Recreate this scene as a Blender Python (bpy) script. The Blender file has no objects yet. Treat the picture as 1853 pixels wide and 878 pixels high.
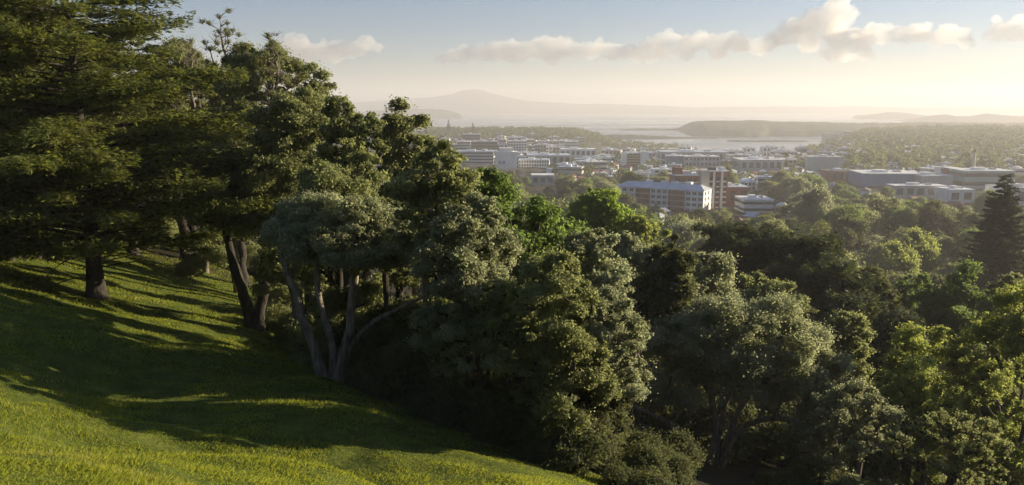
import bpy, math, random
import numpy as np
from mathutils import Vector, Matrix

# ------------------------------------------------------------------ camera, sky, sun, exposure
SUN_AZ, SUN_EL = 74.0, 14.0            # degrees: azimuth clockwise from +Y, elevation
EYE = 100.0                            # eye height above the sea
FPX, CX, CY, HORIZON = 1400.0, 926.5, 439.0, 190.0
PITCH = math.atan((CY - HORIZON) / FPX)

scene = bpy.context.scene
cam_data = bpy.data.cameras.new('camera')
cam_data.sensor_width = 36.0
cam_data.lens = FPX / 1853.0 * 36.0
cam_data.clip_start, cam_data.clip_end = 0.1, 60000.0
cam = bpy.data.objects.new('camera', cam_data)
scene.collection.objects.link(cam)
cam.location = (0, 0, EYE)
cam.rotation_euler = (math.pi / 2 - PITCH, 0, 0)
scene.camera = cam

world = bpy.data.worlds.new('World')
scene.world = world
world.use_nodes = True
wn, wl = world.node_tree.nodes, world.node_tree.links
wn.clear()
w_out = wn.new('ShaderNodeOutputWorld')
w_bg = wn.new('ShaderNodeBackground')
w_sky = wn.new('ShaderNodeTexSky')
w_sky.sky_type = 'NISHITA'
w_sky.sun_disc = False
w_sky.sun_elevation = math.radians(SUN_EL)
w_sky.sun_rotation = math.radians(SUN_AZ)
w_sky.altitude = 0.0
w_sky.air_density = 1.0
w_sky.dust_density = 0.25
w_sky.ozone_density = 3.5
w_bg.inputs['Strength'].default_value = 0.05
w_tint = wn.new('ShaderNodeMix')
w_tint.data_type = 'RGBA'
w_tint.blend_type = 'MULTIPLY'
w_tint.inputs['Factor'].default_value = 1.0
w_tint.inputs[7].default_value = (1.0, 0.955, 1.05, 1)
wl.new(w_sky.outputs[0], w_tint.inputs[6])
wl.new(w_tint.outputs[2], w_bg.inputs['Color'])
wl.new(w_bg.outputs[0], w_out.inputs['Surface'])

sun_data = bpy.data.lights.new('sun', 'SUN')
sun_data.energy = 5.0
sun_data.angle = math.radians(0.53)
sun_data.color = (1.0, 0.83, 0.57)
sun = bpy.data.objects.new('sun', sun_data)
scene.collection.objects.link(sun)
sa, se = math.radians(SUN_AZ), math.radians(SUN_EL)
to_sun = Vector((math.sin(sa) * math.cos(se), math.cos(sa) * math.cos(se), math.sin(se)))
sun.rotation_euler = to_sun.to_track_quat('Z', 'Y').to_euler()
sun.location = (60, 50, 190)

scene.view_settings.view_transform = 'Standard'
scene.view_settings.look = 'None'
scene.view_settings.exposure = 1.15
scene.view_settings.gamma = 1.0
scene.view_settings.use_curve_mapping = False
scene.render.engine = 'CYCLES'
cy = scene.cycles
cy.use_denoising = True
cy.max_bounces = 8
cy.diffuse_bounces = 6
cy.glossy_bounces = 2
cy.transmission_bounces = 4
cy.transparent_max_bounces = 4
cy.volume_bounces = 1
cy.sample_clamp_indirect = 6.0
cy.use_adaptive_sampling = True
cy.adaptive_threshold = 0.02

HAZE_DENSITY = 0.00019
HAZE_ANISO = 0.25
HAZE_COLOR = (0.92, 0.92, 0.96)

# ------------------------------------------------------------------ helpers
COL = scene.collection
rng = np.random.default_rng(11)
cp, sp_ = math.cos(PITCH), math.sin(PITCH)


def ray(px, py):
    u, v = (px - CX) / FPX, (CY - py) / FPX
    d = np.array([u, cp + v * sp_, -sp_ + v * cp])
    return d


def px_x(px, y, z=None):
    """world x of picture column px at forward distance y (ground height z)"""
    zz = -20.0 if z is None else z - EYE
    depth = y * cp - zz * sp_
    return (px - CX) / FPX * depth


def z_at(py, y):
    """world height that shows in row py at forward distance y"""
    v = (CY - py) / FPX
    return EYE + y * (-sp_ + v * cp) / (cp + v * sp_)


def project(x, y, z):
    zz = z - EYE
    depth = y * cp - zz * sp_
    up = y * sp_ + zz * cp
    return CX + FPX * x / depth, CY - FPX * up / depth


def tag(o, label=None, cat=None, group=None, kind=None):
    if label: o['label'] = label
    if cat: o['category'] = cat
    if group: o['group'] = group
    if kind: o['kind'] = kind
    return o


def empty(name, loc=(0, 0, 0), rz=0.0):
    o = bpy.data.objects.new(name, None)
    o.empty_display_size = 0.5
    o.location = loc
    o.rotation_euler = (0, 0, rz)
    COL.objects.link(o)
    return o


def link(name, me, mat=None, parent=None):
    o = bpy.data.objects.new(name, me)
    if mat is not None and len(me.materials) == 0:
        me.materials.append(mat)
    COL.objects.link(o)
    if parent is not None:
        o.parent = parent
    return o


def np_mesh(name, verts, faces, tint=None, smooth=False):
    """mesh from arrays: verts (n,3), faces (m,k) with equal k"""
    verts = np.asarray(verts, np.float32)
    faces = np.asarray(faces, np.int32)
    k = faces.shape[1]
    me = bpy.data.meshes.new(name)
    me.vertices.add(len(verts))
    me.vertices.foreach_set('co', verts.ravel())
    me.loops.add(faces.size)
    me.loops.foreach_set('vertex_index', faces.ravel())
    me.polygons.add(len(faces))
    me.polygons.foreach_set('loop_start', np.arange(0, faces.size, k, dtype=np.int32))
    me.polygons.foreach_set('loop_total', np.full(len(faces), k, np.int32))
    if smooth:
        me.polygons.foreach_set('use_smooth', np.ones(len(faces), bool))
    if tint is not None:
        at = me.attributes.new('tint', 'FLOAT', 'FACE')
        at.data.foreach_set('value', np.asarray(tint, np.float32))
    me.update(calc_edges=True)
    return me


def copy_tree(o, parent=None):
    c = o.copy()
    COL.objects.link(c)
    if parent is not None:
        c.parent = parent
    for ch in list(o.children):
        copy_tree(ch, c)
    return c


def hashf(ix, iy, seed):
    n = (ix.astype(np.int64) * 374761393 + iy.astype(np.int64) * 668265263 + seed * 974711) & 0xffffffff
    n = ((n ^ (n >> 13)) * 1274126177) & 0xffffffff
    return ((n ^ (n >> 16)) & 0xffff) / 65535.0


def vnoise(x, y, seed=0):
    x, y = np.asarray(x, float), np.asarray(y, float)
    ix, iy = np.floor(x), np.floor(y)
    fx, fy = x - ix, y - iy
    fx, fy = fx * fx * (3 - 2 * fx), fy * fy * (3 - 2 * fy)
    a, b = hashf(ix, iy, seed), hashf(ix + 1, iy, seed)
    c, d = hashf(ix, iy + 1, seed), hashf(ix + 1, iy + 1, seed)
    return (a * (1 - fx) + b * fx) * (1 - fy) + (c * (1 - fx) + d * fx) * fy


def fbm(x, y, octaves=4, seed=0):
    s, a, t = 0.0, 0.5, 0.0
    for o in range(octaves):
        s = s + a * vnoise(np.asarray(x) * 2 ** o, np.asarray(y) * 2 ** o, seed + o * 17)
        t += a
        a *= 0.5
    return s / t - 0.5


def softplus(x, w):
    x = np.asarray(x, float) / w
    return w * np.where(x > 30, x, np.log1p(np.exp(np.minimum(x, 30))))


def smoothstep(a, b, x):
    t = np.clip((np.asarray(x, float) - a) / (b - a), 0, 1)
    return t * t * (3 - 2 * t)


# ------------------------------------------------------------------ materials
def principled(name, rough=0.6, spec=0.3):
    m = bpy.data.materials.new(name)
    m.use_nodes = True
    nt = m.node_tree
    b = nt.nodes['Principled BSDF']
    b.inputs['Roughness'].default_value = rough
    b.inputs['Specular IOR Level'].default_value = spec
    return m, nt, b


def ramp(nt, fac, stops):
    r = nt.nodes.new('ShaderNodeValToRGB')
    e = r.color_ramp.elements
    while len(e) < len(stops):
        e.new(0.5)
    for i, (p, c) in enumerate(stops):
        e[i].position = p
        e[i].color = (*c, 1)
    nt.links.new(fac, r.inputs[0])
    return r.outputs[0]


def noise_tex(nt, scale, detail=4.0, coord='Object', rough=0.55, stretch=None):
    tc = nt.nodes.new('ShaderNodeTexCoord')
    n = nt.nodes.new('ShaderNodeTexNoise')
    n.inputs['Scale'].default_value = scale
    n.inputs['Detail'].default_value = detail
    n.inputs['Roughness'].default_value = rough
    src = tc.outputs[coord]
    if stretch:
        mp = nt.nodes.new('ShaderNodeMapping')
        mp.inputs['Scale'].default_value = stretch
        nt.links.new(src, mp.inputs[0])
        src = mp.outputs[0]
    nt.links.new(src, n.inputs['Vector'])
    return n.outputs['Fac']


def leaf_material(name, dark, mid, light, trans=(0.16, 0.2, 0.03), trans_w=0.35, rough=0.6, spec=0.2, vary=0.25):
    """leaf colour varies from leaf to leaf (face attribute) and from tree to tree"""
    m, nt, b = principled(name, rough, spec)
    at = nt.nodes.new('ShaderNodeAttribute')
    at.attribute_name = 'tint'
    col = ramp(nt, at.outputs['Fac'], [(0.0, dark), (0.5, mid), (1.0, light)])
    oi = nt.nodes.new('ShaderNodeObjectInfo')
    hsv = nt.nodes.new('ShaderNodeHueSaturation')
    mr = nt.nodes.new('ShaderNodeMapRange')
    mr.inputs['To Min'].default_value = 1.0 - vary
    mr.inputs['To Max'].default_value = 1.0 + vary
    nt.links.new(oi.outputs['Random'], mr.inputs['Value'])
    nt.links.new(mr.outputs[0], hsv.inputs['Value'])
    mh = nt.nodes.new('ShaderNodeMapRange')
    mh.inputs['To Min'].default_value = 0.485
    mh.inputs['To Max'].default_value = 0.512
    mul = nt.nodes.new('ShaderNodeMath')
    mul.operation = 'MULTIPLY'
    mul.inputs[1].default_value = 7.31
    fr = nt.nodes.new('ShaderNodeMath')
    fr.operation = 'FRACT'
    nt.links.new(oi.outputs['Random'], mul.inputs[0])
    nt.links.new(mul.outputs[0], fr.inputs[0])
    nt.links.new(fr.outputs[0], mh.inputs['Value'])
    nt.links.new(mh.outputs[0], hsv.inputs['Hue'])
    nt.links.new(col, hsv.inputs['Color'])
    nt.links.new(hsv.outputs[0], b.inputs['Base Color'])
    tr = nt.nodes.new('ShaderNodeBsdfTranslucent')
    tr.inputs['Color'].default_value = (*trans, 1)
    mx = nt.nodes.new('ShaderNodeMixShader')
    mx.inputs[0].default_value = trans_w
    nt.links.new(b.outputs[0], mx.inputs[1])
    nt.links.new(tr.outputs[0], mx.inputs[2])
    nt.links.new(mx.outputs[0], nt.nodes['Material Output'].inputs['Surface'])
    return m


def bark_material(name, a, c):
    m, nt, b = principled(name, 0.9, 0.1)
    f = noise_tex(nt, 6.0, 5.0, stretch=(1, 1, 0.22))
    nt.links.new(ramp(nt, f, [(0.3, a), (0.7, c)]), b.inputs['Base Color'])
    bp = nt.nodes.new('ShaderNodeBump')
    bp.inputs['Strength'].default_value = 0.8
    bp.inputs['Distance'].default_value = 0.08
    nt.links.new(f, bp.inputs['Height'])
    nt.links.new(bp.outputs[0], b.inputs['Normal'])
    return m


def plain(name, col, rough=0.7, spec=0.3, vary=0.12, scale=0.15):
    """painted or cast surface with uneven weathering"""
    m, nt, b = principled(name, rough, spec)
    f = noise_tex(nt, scale, 5.0, stretch=(1, 1, 0.35))
    lo = tuple(max(0, c * (1 - vary)) for c in col)
    hi = tuple(min(1, c * (1 + vary)) for c in col)
    nt.links.new(ramp(nt, f, [(0.3, lo), (0.7, hi)]), b.inputs['Base Color'])
    return m


M = {}
M['leaf_olive'] = leaf_material('leaf_olive', (.055, .066, .026), (.14, .16, .066), (.25, .27, .13), (.38, .42, .16), .56)
M['leaf_grey'] = leaf_material('leaf_grey', (.08, .09, .052), (.19, .21, .13), (.34, .36, .25), (.45, .49, .26), .55)
M['leaf_green'] = leaf_material('leaf_green', (.036, .06, .018), (.088, .135, .042), (.16, .22, .075), (.27, .38, .08), .54)
M['leaf_yellow'] = leaf_material('leaf_yellow', (.06, .085, .02), (.13, .17, .045), (.24, .27, .08), (.44, .50, .12), .58)
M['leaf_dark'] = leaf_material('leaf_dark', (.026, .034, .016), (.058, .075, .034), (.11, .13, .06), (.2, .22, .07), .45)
M['leaf_lime'] = leaf_material('leaf_lime', (.055, .09, .016), (.12, .18, .036), (.21, .28, .07), (.40, .55, .08), .55)
M['needle'] = leaf_material('needle', (.026, .036, .013), (.062, .082, .025), (.13, .15, .045), (.24, .27, .05), .42, .65, .15)
M['needle_dark'] = leaf_material('needle_dark', (.018, .03, .013), (.04, .06, .025), (.078, .10, .044), (.13, .16, .05), .4, .6, .2)
M['bark'] = bark_material('bark', (.055, .045, .036), (.15, .13, .105))
M['bark_dark'] = bark_material('bark_dark', (.022, .02, .018), (.07, .062, .054))
M['bark_grey'] = bark_material('bark_grey', (.10, .085, .068), (.25, .22, .18))
M['bark_pale'] = bark_material('bark_pale', (.085, .074, .06), (.33, .295, .245))

# ------------------------------------------------------------------ terrain
EDGE_Y = [-60, 0, 10, 20, 32, 48, 75, 110]
EDGE_X = [40, 22, 12, 2.3, -7.2, -12.5, -21, -33]


def edge_x(y):
    return np.interp(y, EDGE_Y, EDGE_X)


SHORE_PX = [-3000, 700, 1050, 1120, 1200, 1300, 1440, 1490, 1560, 1700, 2600]
SHORE_D = [2500, 2350, 2250, 1980, 1820, 1660, 1690, 1960, 2330, 2600, 2900]


def ground(x, y):
    x, y = np.asarray(x, float), np.asarray(y, float)
    xe = np.where(x < -55, -55 + (x + 55) * 0.12, x)
    ye = np.where(y < -40, -40 + (y + 40) * 0.1, y)
    s = 0.27 * xe + 0.391 * ye
    lift = 0.22 * softplus(y - 42, 7) - 0.20 * softplus(y - 175, 30)
    z = -1.7 - s + lift
    r = np.hypot(x, y)
    zp = -61 - 13.5 * smoothstep(180, 700, r)
    px = CX + FPX * x / np.maximum(y, 1.0)
    head = smoothstep(400, 800, px) * (1 - smoothstep(930, 1130, px)) * smoothstep(1600, 2000, r) * (1 - smoothstep(2050, 2350, r))
    zp = zp + 5 * head * (y > 0)
    basin = smoothstep(1030, 1130, px) * (1 - smoothstep(1470, 1560, px)) * smoothstep(950, 1500, r)
    zp = zp - 20.5 * basin * (y > 0)
    right = smoothstep(1480, 1750, px) * smoothstep(1100, 2300, r) * (y > 0)
    zp = zp + 10 * right
    z = zp + softplus(z - zp, 5.0)
    z = z + fbm(x / 9.0, y / 9.0, 3, 5) * (0.9 + 2.0 * smoothstep(60, 150, r)) + fbm(x / 2.6, y / 2.6, 3, 9) * 0.62 * (1 - smoothstep(40, 90, r))
    # hollows added to lengthen the tree shade, with a grassy mound in front
    u, v = (x + 10.5) * .866 - (y - 18.0) * .5, (x + 10.5) * .5 + (y - 18.0) * .866
    z = z - 1.75 * np.exp(-(u / 11.0) ** 2 - (v / 4.8) ** 2)
    z = z - 1.3 * np.exp(-((x + 13.5) / 5.5) ** 2 - ((y - 25.5) / 4.0) ** 2)
    z = z - 0.85 * np.exp(-((x + 8.2) / 4.6) ** 2 - ((y - 12.6) / 3.6) ** 2)
    z = z + 0.45 * np.exp(-((x + 3.2) / 2.6) ** 2 - ((y - 10.4) / 2.6) ** 2)
    d_shore = np.interp(px, SHORE_PX, SHORE_D)
    d_shore = np.where(y > 1, d_shore, 30000.0) + fbm(x / 160.0, y / 160.0, 3, 31) * 160
    z = z - 60 * smoothstep(-40, 40, r - d_shore)
    return z + EYE


def g1(x, y):
    return float(ground(np.array([x]), np.array([y]))[0])


NA, NR = 620, 300
az = np.linspace(-math.pi, math.pi, NA, endpoint=False)
# more columns inside the view
az = np.sign(az) * (np.abs(az) / math.pi) ** 1.6 * math.pi
rad = np.concatenate([[0.4], np.geomspace(1.0, 11000.0, NR - 1)])
AZ, RR = np.meshgrid(az, rad)
X, Y = RR * np.sin(AZ), RR * np.cos(AZ)
Z = ground(X, Y)
verts = np.stack([X.ravel(), Y.ravel(), Z.ravel()], 1)
idx = np.arange(NR * NA).reshape(NR, NA)
q = np.stack([idx[:-1], np.roll(idx[:-1], -1, 1), np.roll(idx[1:], -1, 1), idx[1:]], -1).reshape(-1, 4)[:, ::-1]
me = np_mesh('ground', verts, q, smooth=True)
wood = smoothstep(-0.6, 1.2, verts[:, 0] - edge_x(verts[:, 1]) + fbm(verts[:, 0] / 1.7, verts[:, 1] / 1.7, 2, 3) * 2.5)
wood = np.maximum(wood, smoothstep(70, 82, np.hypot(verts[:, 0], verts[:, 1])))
urban = smoothstep(620, 800, np.hypot(verts[:, 0], verts[:, 1]))
for nm, val in (('wood', wood), ('urban', urban)):
    at = me.attributes.new(nm, 'FLOAT', 'POINT')
    at.data.foreach_set('value', val.astype(np.float32))
m, nt, b = principled('ground_cover', 0.95, 0.1)
fn = noise_tex(nt, 1.3, 6.0)
grass_c = ramp(nt, fn, [(0.25, (.035, .05, .010)), (0.55, (.075, .10, .018)), (0.8, (.13, .15, .035))])
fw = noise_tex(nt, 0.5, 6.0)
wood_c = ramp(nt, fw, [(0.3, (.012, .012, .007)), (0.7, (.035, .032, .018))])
fu = noise_tex(nt, 0.03, 6.0)
urb_c = ramp(nt, fu, [(0.35, (.035, .045, .02)), (0.52, (.06, .065, .04)), (0.62, (.14, .135, .125))])


def mixc(nt, a, c, attr):
    at = nt.nodes.new('ShaderNodeAttribute')
    at.attribute_name = attr
    mx = nt.nodes.new('ShaderNodeMix')
    mx.data_type = 'RGBA'
    nt.links.new(at.outputs['Fac'], mx.inputs['Factor'])
    nt.links.new(a, mx.inputs[6])
    nt.links.new(c, mx.inputs[7])
    return mx.outputs[2]


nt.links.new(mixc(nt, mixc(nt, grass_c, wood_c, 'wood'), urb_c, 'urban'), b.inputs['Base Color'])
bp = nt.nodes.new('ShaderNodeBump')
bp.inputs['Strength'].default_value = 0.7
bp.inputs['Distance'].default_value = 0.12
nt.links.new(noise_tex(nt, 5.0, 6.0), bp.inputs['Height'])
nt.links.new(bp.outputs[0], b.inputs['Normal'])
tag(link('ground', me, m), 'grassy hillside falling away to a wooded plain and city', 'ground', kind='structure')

# harbour water
m, nt, b = principled('harbour_water', 0.22, 0.5)
b.inputs['Base Color'].default_value = (.05, .075, .09, 1)
f = noise_tex(nt, 0.06, 6.0, stretch=(0.5, 1.6, 1))
bp = nt.nodes.new('ShaderNodeBump')
bp.inputs['Strength'].default_value = 0.5
bp.inputs['Distance'].default_value = 1.2
nt.links.new(f, bp.inputs['Height'])
nt.links.new(bp.outputs[0], b.inputs['Normal'])
f2 = noise_tex(nt, 0.0016, 4.0, stretch=(0.4, 1.5, 1))
nt.links.new(ramp(nt, f2, [(0.4, (.16, .16, .16)), (0.6, (.34, .34, .34))]), b.inputs['Roughness'])
na, nr = 160, 24
aa = np.linspace(0, 2 * math.pi, na, endpoint=False)
rr = np.geomspace(900, 11500, nr)
A, R_ = np.meshgrid(aa, rr)
wv = np.stack([(R_ * np.sin(A)).ravel(), (R_ * np.cos(A)).ravel(), np.zeros(na * nr)], 1)
ii = np.arange(na * nr).reshape(nr, na)
wq = np.stack([ii[:-1], np.roll(ii[:-1], -1, 1), np.roll(ii[1:], -1, 1), ii[1:]], -1).reshape(-1, 4)[:, ::-1]
tag(link('water', np_mesh('water', wv, wq, smooth=True), m), 'pale calm harbour water beyond the city', 'water', kind='structure')


# ------------------------------------------------------------------ far land
def hill_mat(name, lo, hi, scale=0.02):
    m, nt, b = principled(name, 0.95, 0.05)
    nt.links.new(ramp(nt, noise_tex(nt, scale, 8.0, rough=0.7), [(0.35, lo), (0.65, hi)]), b.inputs['Base Color'])
    return m


M['bush_land'] = hill_mat('bush_land', (.035, .044, .024), (.095, .105, .065), 0.012)
M['far_land'] = hill_mat('far_land', (.03, .04, .025), (.05, .06, .04), 0.004)


def land(name, d, thick, profile, mat, rough=0.0, seed=1, label=None, nx=240, ny=26, power=0.8, ragged=0.0):
    """a body of land: profile = [(px, py_top)], d = distance of its near shore in metres, thick = depth"""
    pxs = [p[0] for p in profile]
    u = np.linspace(pxs[0], pxs[-1], nx)
    top = np.interp(u, pxs, [p[1] for p in profile])
    v = np.linspace(0, 1, ny)
    U, V = np.meshgrid(u, v)
    dist_top = d + thick * 0.5
    htop = z_at(np.interp(U, u, top), dist_top)
    shore = fbm(U / 60.0, V * 0 + seed, 3, seed) * thick * ragged
    Yd = d + shore * (1 - V) + V * thick
    Xd = (U - CX) / FPX * dist_top * cp * (1 + (V - 0.5) * thick / dist_top * 0.6)
    bell = np.sin(np.pi * np.clip(V, 0, 1)) ** power
    ends = smoothstep(0, 0.03, (U - u[0]) / (u[-1] - u[0])) * smoothstep(0, 0.03, (u[-1] - U) / (u[-1] - u[0]))
    H = np.maximum(htop, 1.0) * bell * ends
    H = H + rough * (fbm(Xd / 26.0, Yd / 26.0, 3, seed) + 0.25) * np.sqrt(np.clip(bell, 0, 1)) * ends
    H = H - 6 * (bell < 0.02)
    vv = np.stack([Xd.ravel(), Yd.ravel(), H.ravel()], 1)
    k = np.arange(nx * ny).reshape(ny, nx)
    f = np.stack([k[:-1, :-1], k[:-1, 1:], k[1:, 1:], k[1:, :-1]], -1).reshape(-1, 4)
    return tag(link(name, np_mesh(name, vv, f, smooth=True), mat), label, 'land', kind='structure')


land('volcano_island_hills', 8600, 1800, [(560, 196), (640, 186), (720, 181), (775, 177), (800, 174), (818, 171), (834, 165), (845, 163), (866, 162), (878, 165),
     (886, 169), (898, 171), (925, 178), (960, 184), (1000, 186), (1060, 189), (1080, 188), (1140, 190), (1200, 192), (1260, 195), (1320, 198)],
     M['far_land'], 10, 3, 'broad hazy volcanic island across the harbour', nx=320)
land('near_island_hills', 5900, 500, [(600, 207), (680, 202), (720, 196), (760, 198), (800, 199), (822, 204), (838, 209)], M['far_land'], 14, 4, 'low wooded island in front of the volcano')
land('far_coast_hills', 9300, 1200, [(1180, 197), (1300, 194), (1420, 193), (1500, 194), (1560, 193), (1640, 195), (1720, 194), (1853, 196), (2300, 192)], M['far_land'], 10, 6, 'faint far coastline under the pale sky')
land('hump_island_hills', 5600, 500, [(1550, 210), (1590, 207), (1606, 204), (1640, 205), (1668, 209), (1690, 212)], M['far_land'], 10, 7, 'small humped island in the hazy bay')
land('ridge_hills', 4300, 900, [(1640, 222), (1680, 213), (1712, 208), (1730, 212), (1762, 212), (1790, 207), (1830, 211), (1900, 213), (2300, 205)], M['far_land'], 14, 8, 'hazy ridge on the far shore at the bright end of the sky')
land('peninsula_hills', 2480, 900, [(1232, 240), (1246, 228), (1262, 223), (1300, 221), (1352, 222), (1368, 220), (1420, 223), (1500, 224), (1560, 226), (1640, 225), (1700, 224), (1760, 225), (1853, 226), (2300, 220)],
     M['bush_land'], 11, 9, 'long bush covered peninsula across the basin', nx=700, ny=40, power=0.35, ragged=0.15)
land('spit_hills', 2350, 60, [(1085, 247), (1110, 244), (1150, 245), (1200, 247), (1250, 249), (1302, 251)], M['bush_land'], 5, 10, 'thin wooded causeway crossing the basin', ragged=0.2)
land('sandbar_hills', 2140, 40, [(1318, 254.5), (1360, 254), (1420, 254), (1466, 255)], M['bush_land'], 2, 11, 'narrow low spit in the bright basin water', ragged=0.2)
land('outer_spit_hills', 3100, 120, [(1120, 236), (1160, 233), (1200, 234), (1262, 235)], M['far_land'], 5, 12, 'low reef line in the open harbour', ragged=0.2)

# ------------------------------------------------------------------ haze
HB = 11900.0
hz0, hz1 = 0.0 - 80.0, EYE + 215.0
hv = [(sx * HB, sy * HB, z) for z in (hz0, hz1) for sx, sy in ((-1, -1), (1, -1), (1, 1), (-1, 1))]
hf = [(3, 2, 1, 0), (4, 5, 6, 7), (0, 1, 5, 4), (1, 2, 6, 5), (2, 3, 7, 6), (3, 0, 4, 7)]
m = bpy.data.materials.new('haze_air')
m.use_nodes = True
nt = m.node_tree
nt.nodes.clear()
mo = nt.nodes.new('ShaderNodeOutputMaterial')
pv = nt.nodes.new('ShaderNodeVolumePrincipled')
pv.inputs['Density'].default_value = HAZE_DENSITY
pv.inputs['Anisotropy'].default_value = HAZE_ANISO
pv.inputs['Color'].default_value = (*HAZE_COLOR, 1)
nt.links.new(pv.outputs[0], mo.inputs['Volume'])
tag(link('haze', np_mesh('haze', hv, hf), m), 'morning haze over the city and harbour', 'haze', kind='stuff')

# ------------------------------------------------------------------ tree building
def tubes(paths, radii, sides=7, lump=0.0, seed=0):
    """one mesh from many tapering tubes; paths = list of (n,3), radii = list of (n,)"""
    V, F, off = [], [], 0
    ang = np.linspace(0, 2 * math.pi, sides, endpoint=False)
    r_ = np.random.default_rng(seed)
    for P, R in zip(paths, radii):
        P, R = np.asarray(P, float), np.asarray(R, float)
        n = len(P)
        if n < 2:
            continue
        T = np.gradient(P, axis=0)
        T /= np.maximum(np.linalg.norm(T, axis=1, keepdims=True), 1e-9)
        ref = np.array([0.31, 0.95, 0.05]) if abs(T[0, 2]) > 0.5 else np.array([0.05, 0.1, 1.0])
        A = np.cross(T, ref)
        A /= np.maximum(np.linalg.norm(A, axis=1, keepdims=True), 1e-9)
        B = np.cross(T, A)
        rr = R[:, None] * (1 + lump * r_.normal(size=(n, sides)))
        ring = P[:, None] + rr[..., None] * (A[:, None] * np.cos(ang)[None, :, None] + B[:, None] * np.sin(ang)[None, :, None])
        V.append(ring.reshape(-1, 3))
        k = off + np.arange(n * sides).reshape(n, sides)
        F.append(np.stack([k[:-1], np.roll(k[:-1], -1, 1), np.roll(k[1:], -1, 1), k[1:]], -1).reshape(-1, 4))
        off += n * sides
    return np.concatenate(V), np.concatenate(F)


def smooth_path(P, n, wob=0.0, r_=None):
    """resample a polyline as a rounded path of n points"""
    P = np.asarray(P, float)
    L = np.concatenate([[0], np.cumsum(np.linalg.norm(np.diff(P, axis=0), axis=1))])
    t = np.linspace(0, L[-1], n)
    Q = np.stack([np.interp(t, L, P[:, i]) for i in range(3)], 1)
    for _ in range(2):
        Q[1:-1] = 0.25 * Q[:-2] + 0.5 * Q[1:-1] + 0.25 * Q[2:]
    if wob and r_ is not None and n > 2:
        Q[1:-1] += r_.normal(scale=wob, size=(n - 2, 3))
    return Q


def leaf_faces(C, N, size, aspect, r_, spread=0.9, droop=0.0):
    """diamond leaves at C facing roughly N; every leaf is one four cornered blade folded along its rib"""
    n = len(C)
    N = N + r_.normal(scale=spread, size=(n, 3))
    N /= np.maximum(np.linalg.norm(N, axis=1, keepdims=True), 1e-9)
    D = r_.normal(size=(n, 3))
    D[:, 2] -= droop
    D -= N * np.sum(D * N, 1, keepdims=True)
    D /= np.maximum(np.linalg.norm(D, axis=1, keepdims=True), 1e-9)
    S = np.cross(N, D)
    s = size * r_.uniform(0.65, 1.3, (n, 1))
    fold = N * s * 0.10
    v = np.stack([C - D * s * 0.5, C + S * s * aspect * 0.5 + fold, C + D * s * 0.5, C - S * s * aspect * 0.5 + fold], 1)
    return v.reshape(-1, 3), np.arange(4 * n).reshape(n, 4)


def poisson(cands, rmin, kmax):
    keep = []
    for p in cands:
        if len(keep) >= kmax:
            break
        if not keep or np.min(np.linalg.norm(np.array(keep) - p, axis=1)) > rmin:
            keep.append(p)
    return np.array(keep)


def clump_leaves(centres, radii, r_, per_area, size, aspect=0.55, flat=0.75, droop=0.2, hollow=0.55):
    """leaves over rounded foliage clumps: dense shells open underneath, ragged edges"""
    C, N, Tn = [], [], []
    for c, r in zip(centres, radii):
        n = int(per_area * r * r * 12.0)
        d = r_.normal(size=(n, 3))
        d /= np.linalg.norm(d, axis=1, keepdims=True)
        keep = r_.uniform(size=n) < np.clip(0.66 + 0.5 * d[:, 2], 0.14, 1)
        d = d[keep]
        n = len(d)
        # lumpy surface: each clump is made of little rosettes
        k = max(7, int(24 * r * r))
        ro = r_.normal(size=(k, 3))
        ro[:, 2] += 0.35
        ro /= np.linalg.norm(ro, axis=1, keepdims=True)
        near = np.max(d @ ro.T, axis=1)
        rad = r * (hollow + (1 - hollow) * r_.uniform(0, 1, n) ** 0.45) * (0.58 + 0.50 * smoothstep(0.72, 0.985, near)) * (1 + r_.normal(scale=0.09, size=n))
        rad *= np.where(r_.uniform(size=n) < 0.22, r_.uniform(0.9, 1.65, n), 1.0)
        p = c + d * rad[:, None] * np.array([1, 1, flat])
        C.append(p)
        nn = d.copy()
        nn[:, 2] += 0.35
        N.append(nn)
        Tn.append(np.clip(r_.normal(0.5, 0.22, n) + 0.25 * r_.normal() * np.ones(n), 0, 1))
    C, N, Tn = np.concatenate(C), np.concatenate(N), np.concatenate(Tn)
    v, f = leaf_faces(C, N, size, aspect, r_, 0.75, droop)
    return v, f, Tn


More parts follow.
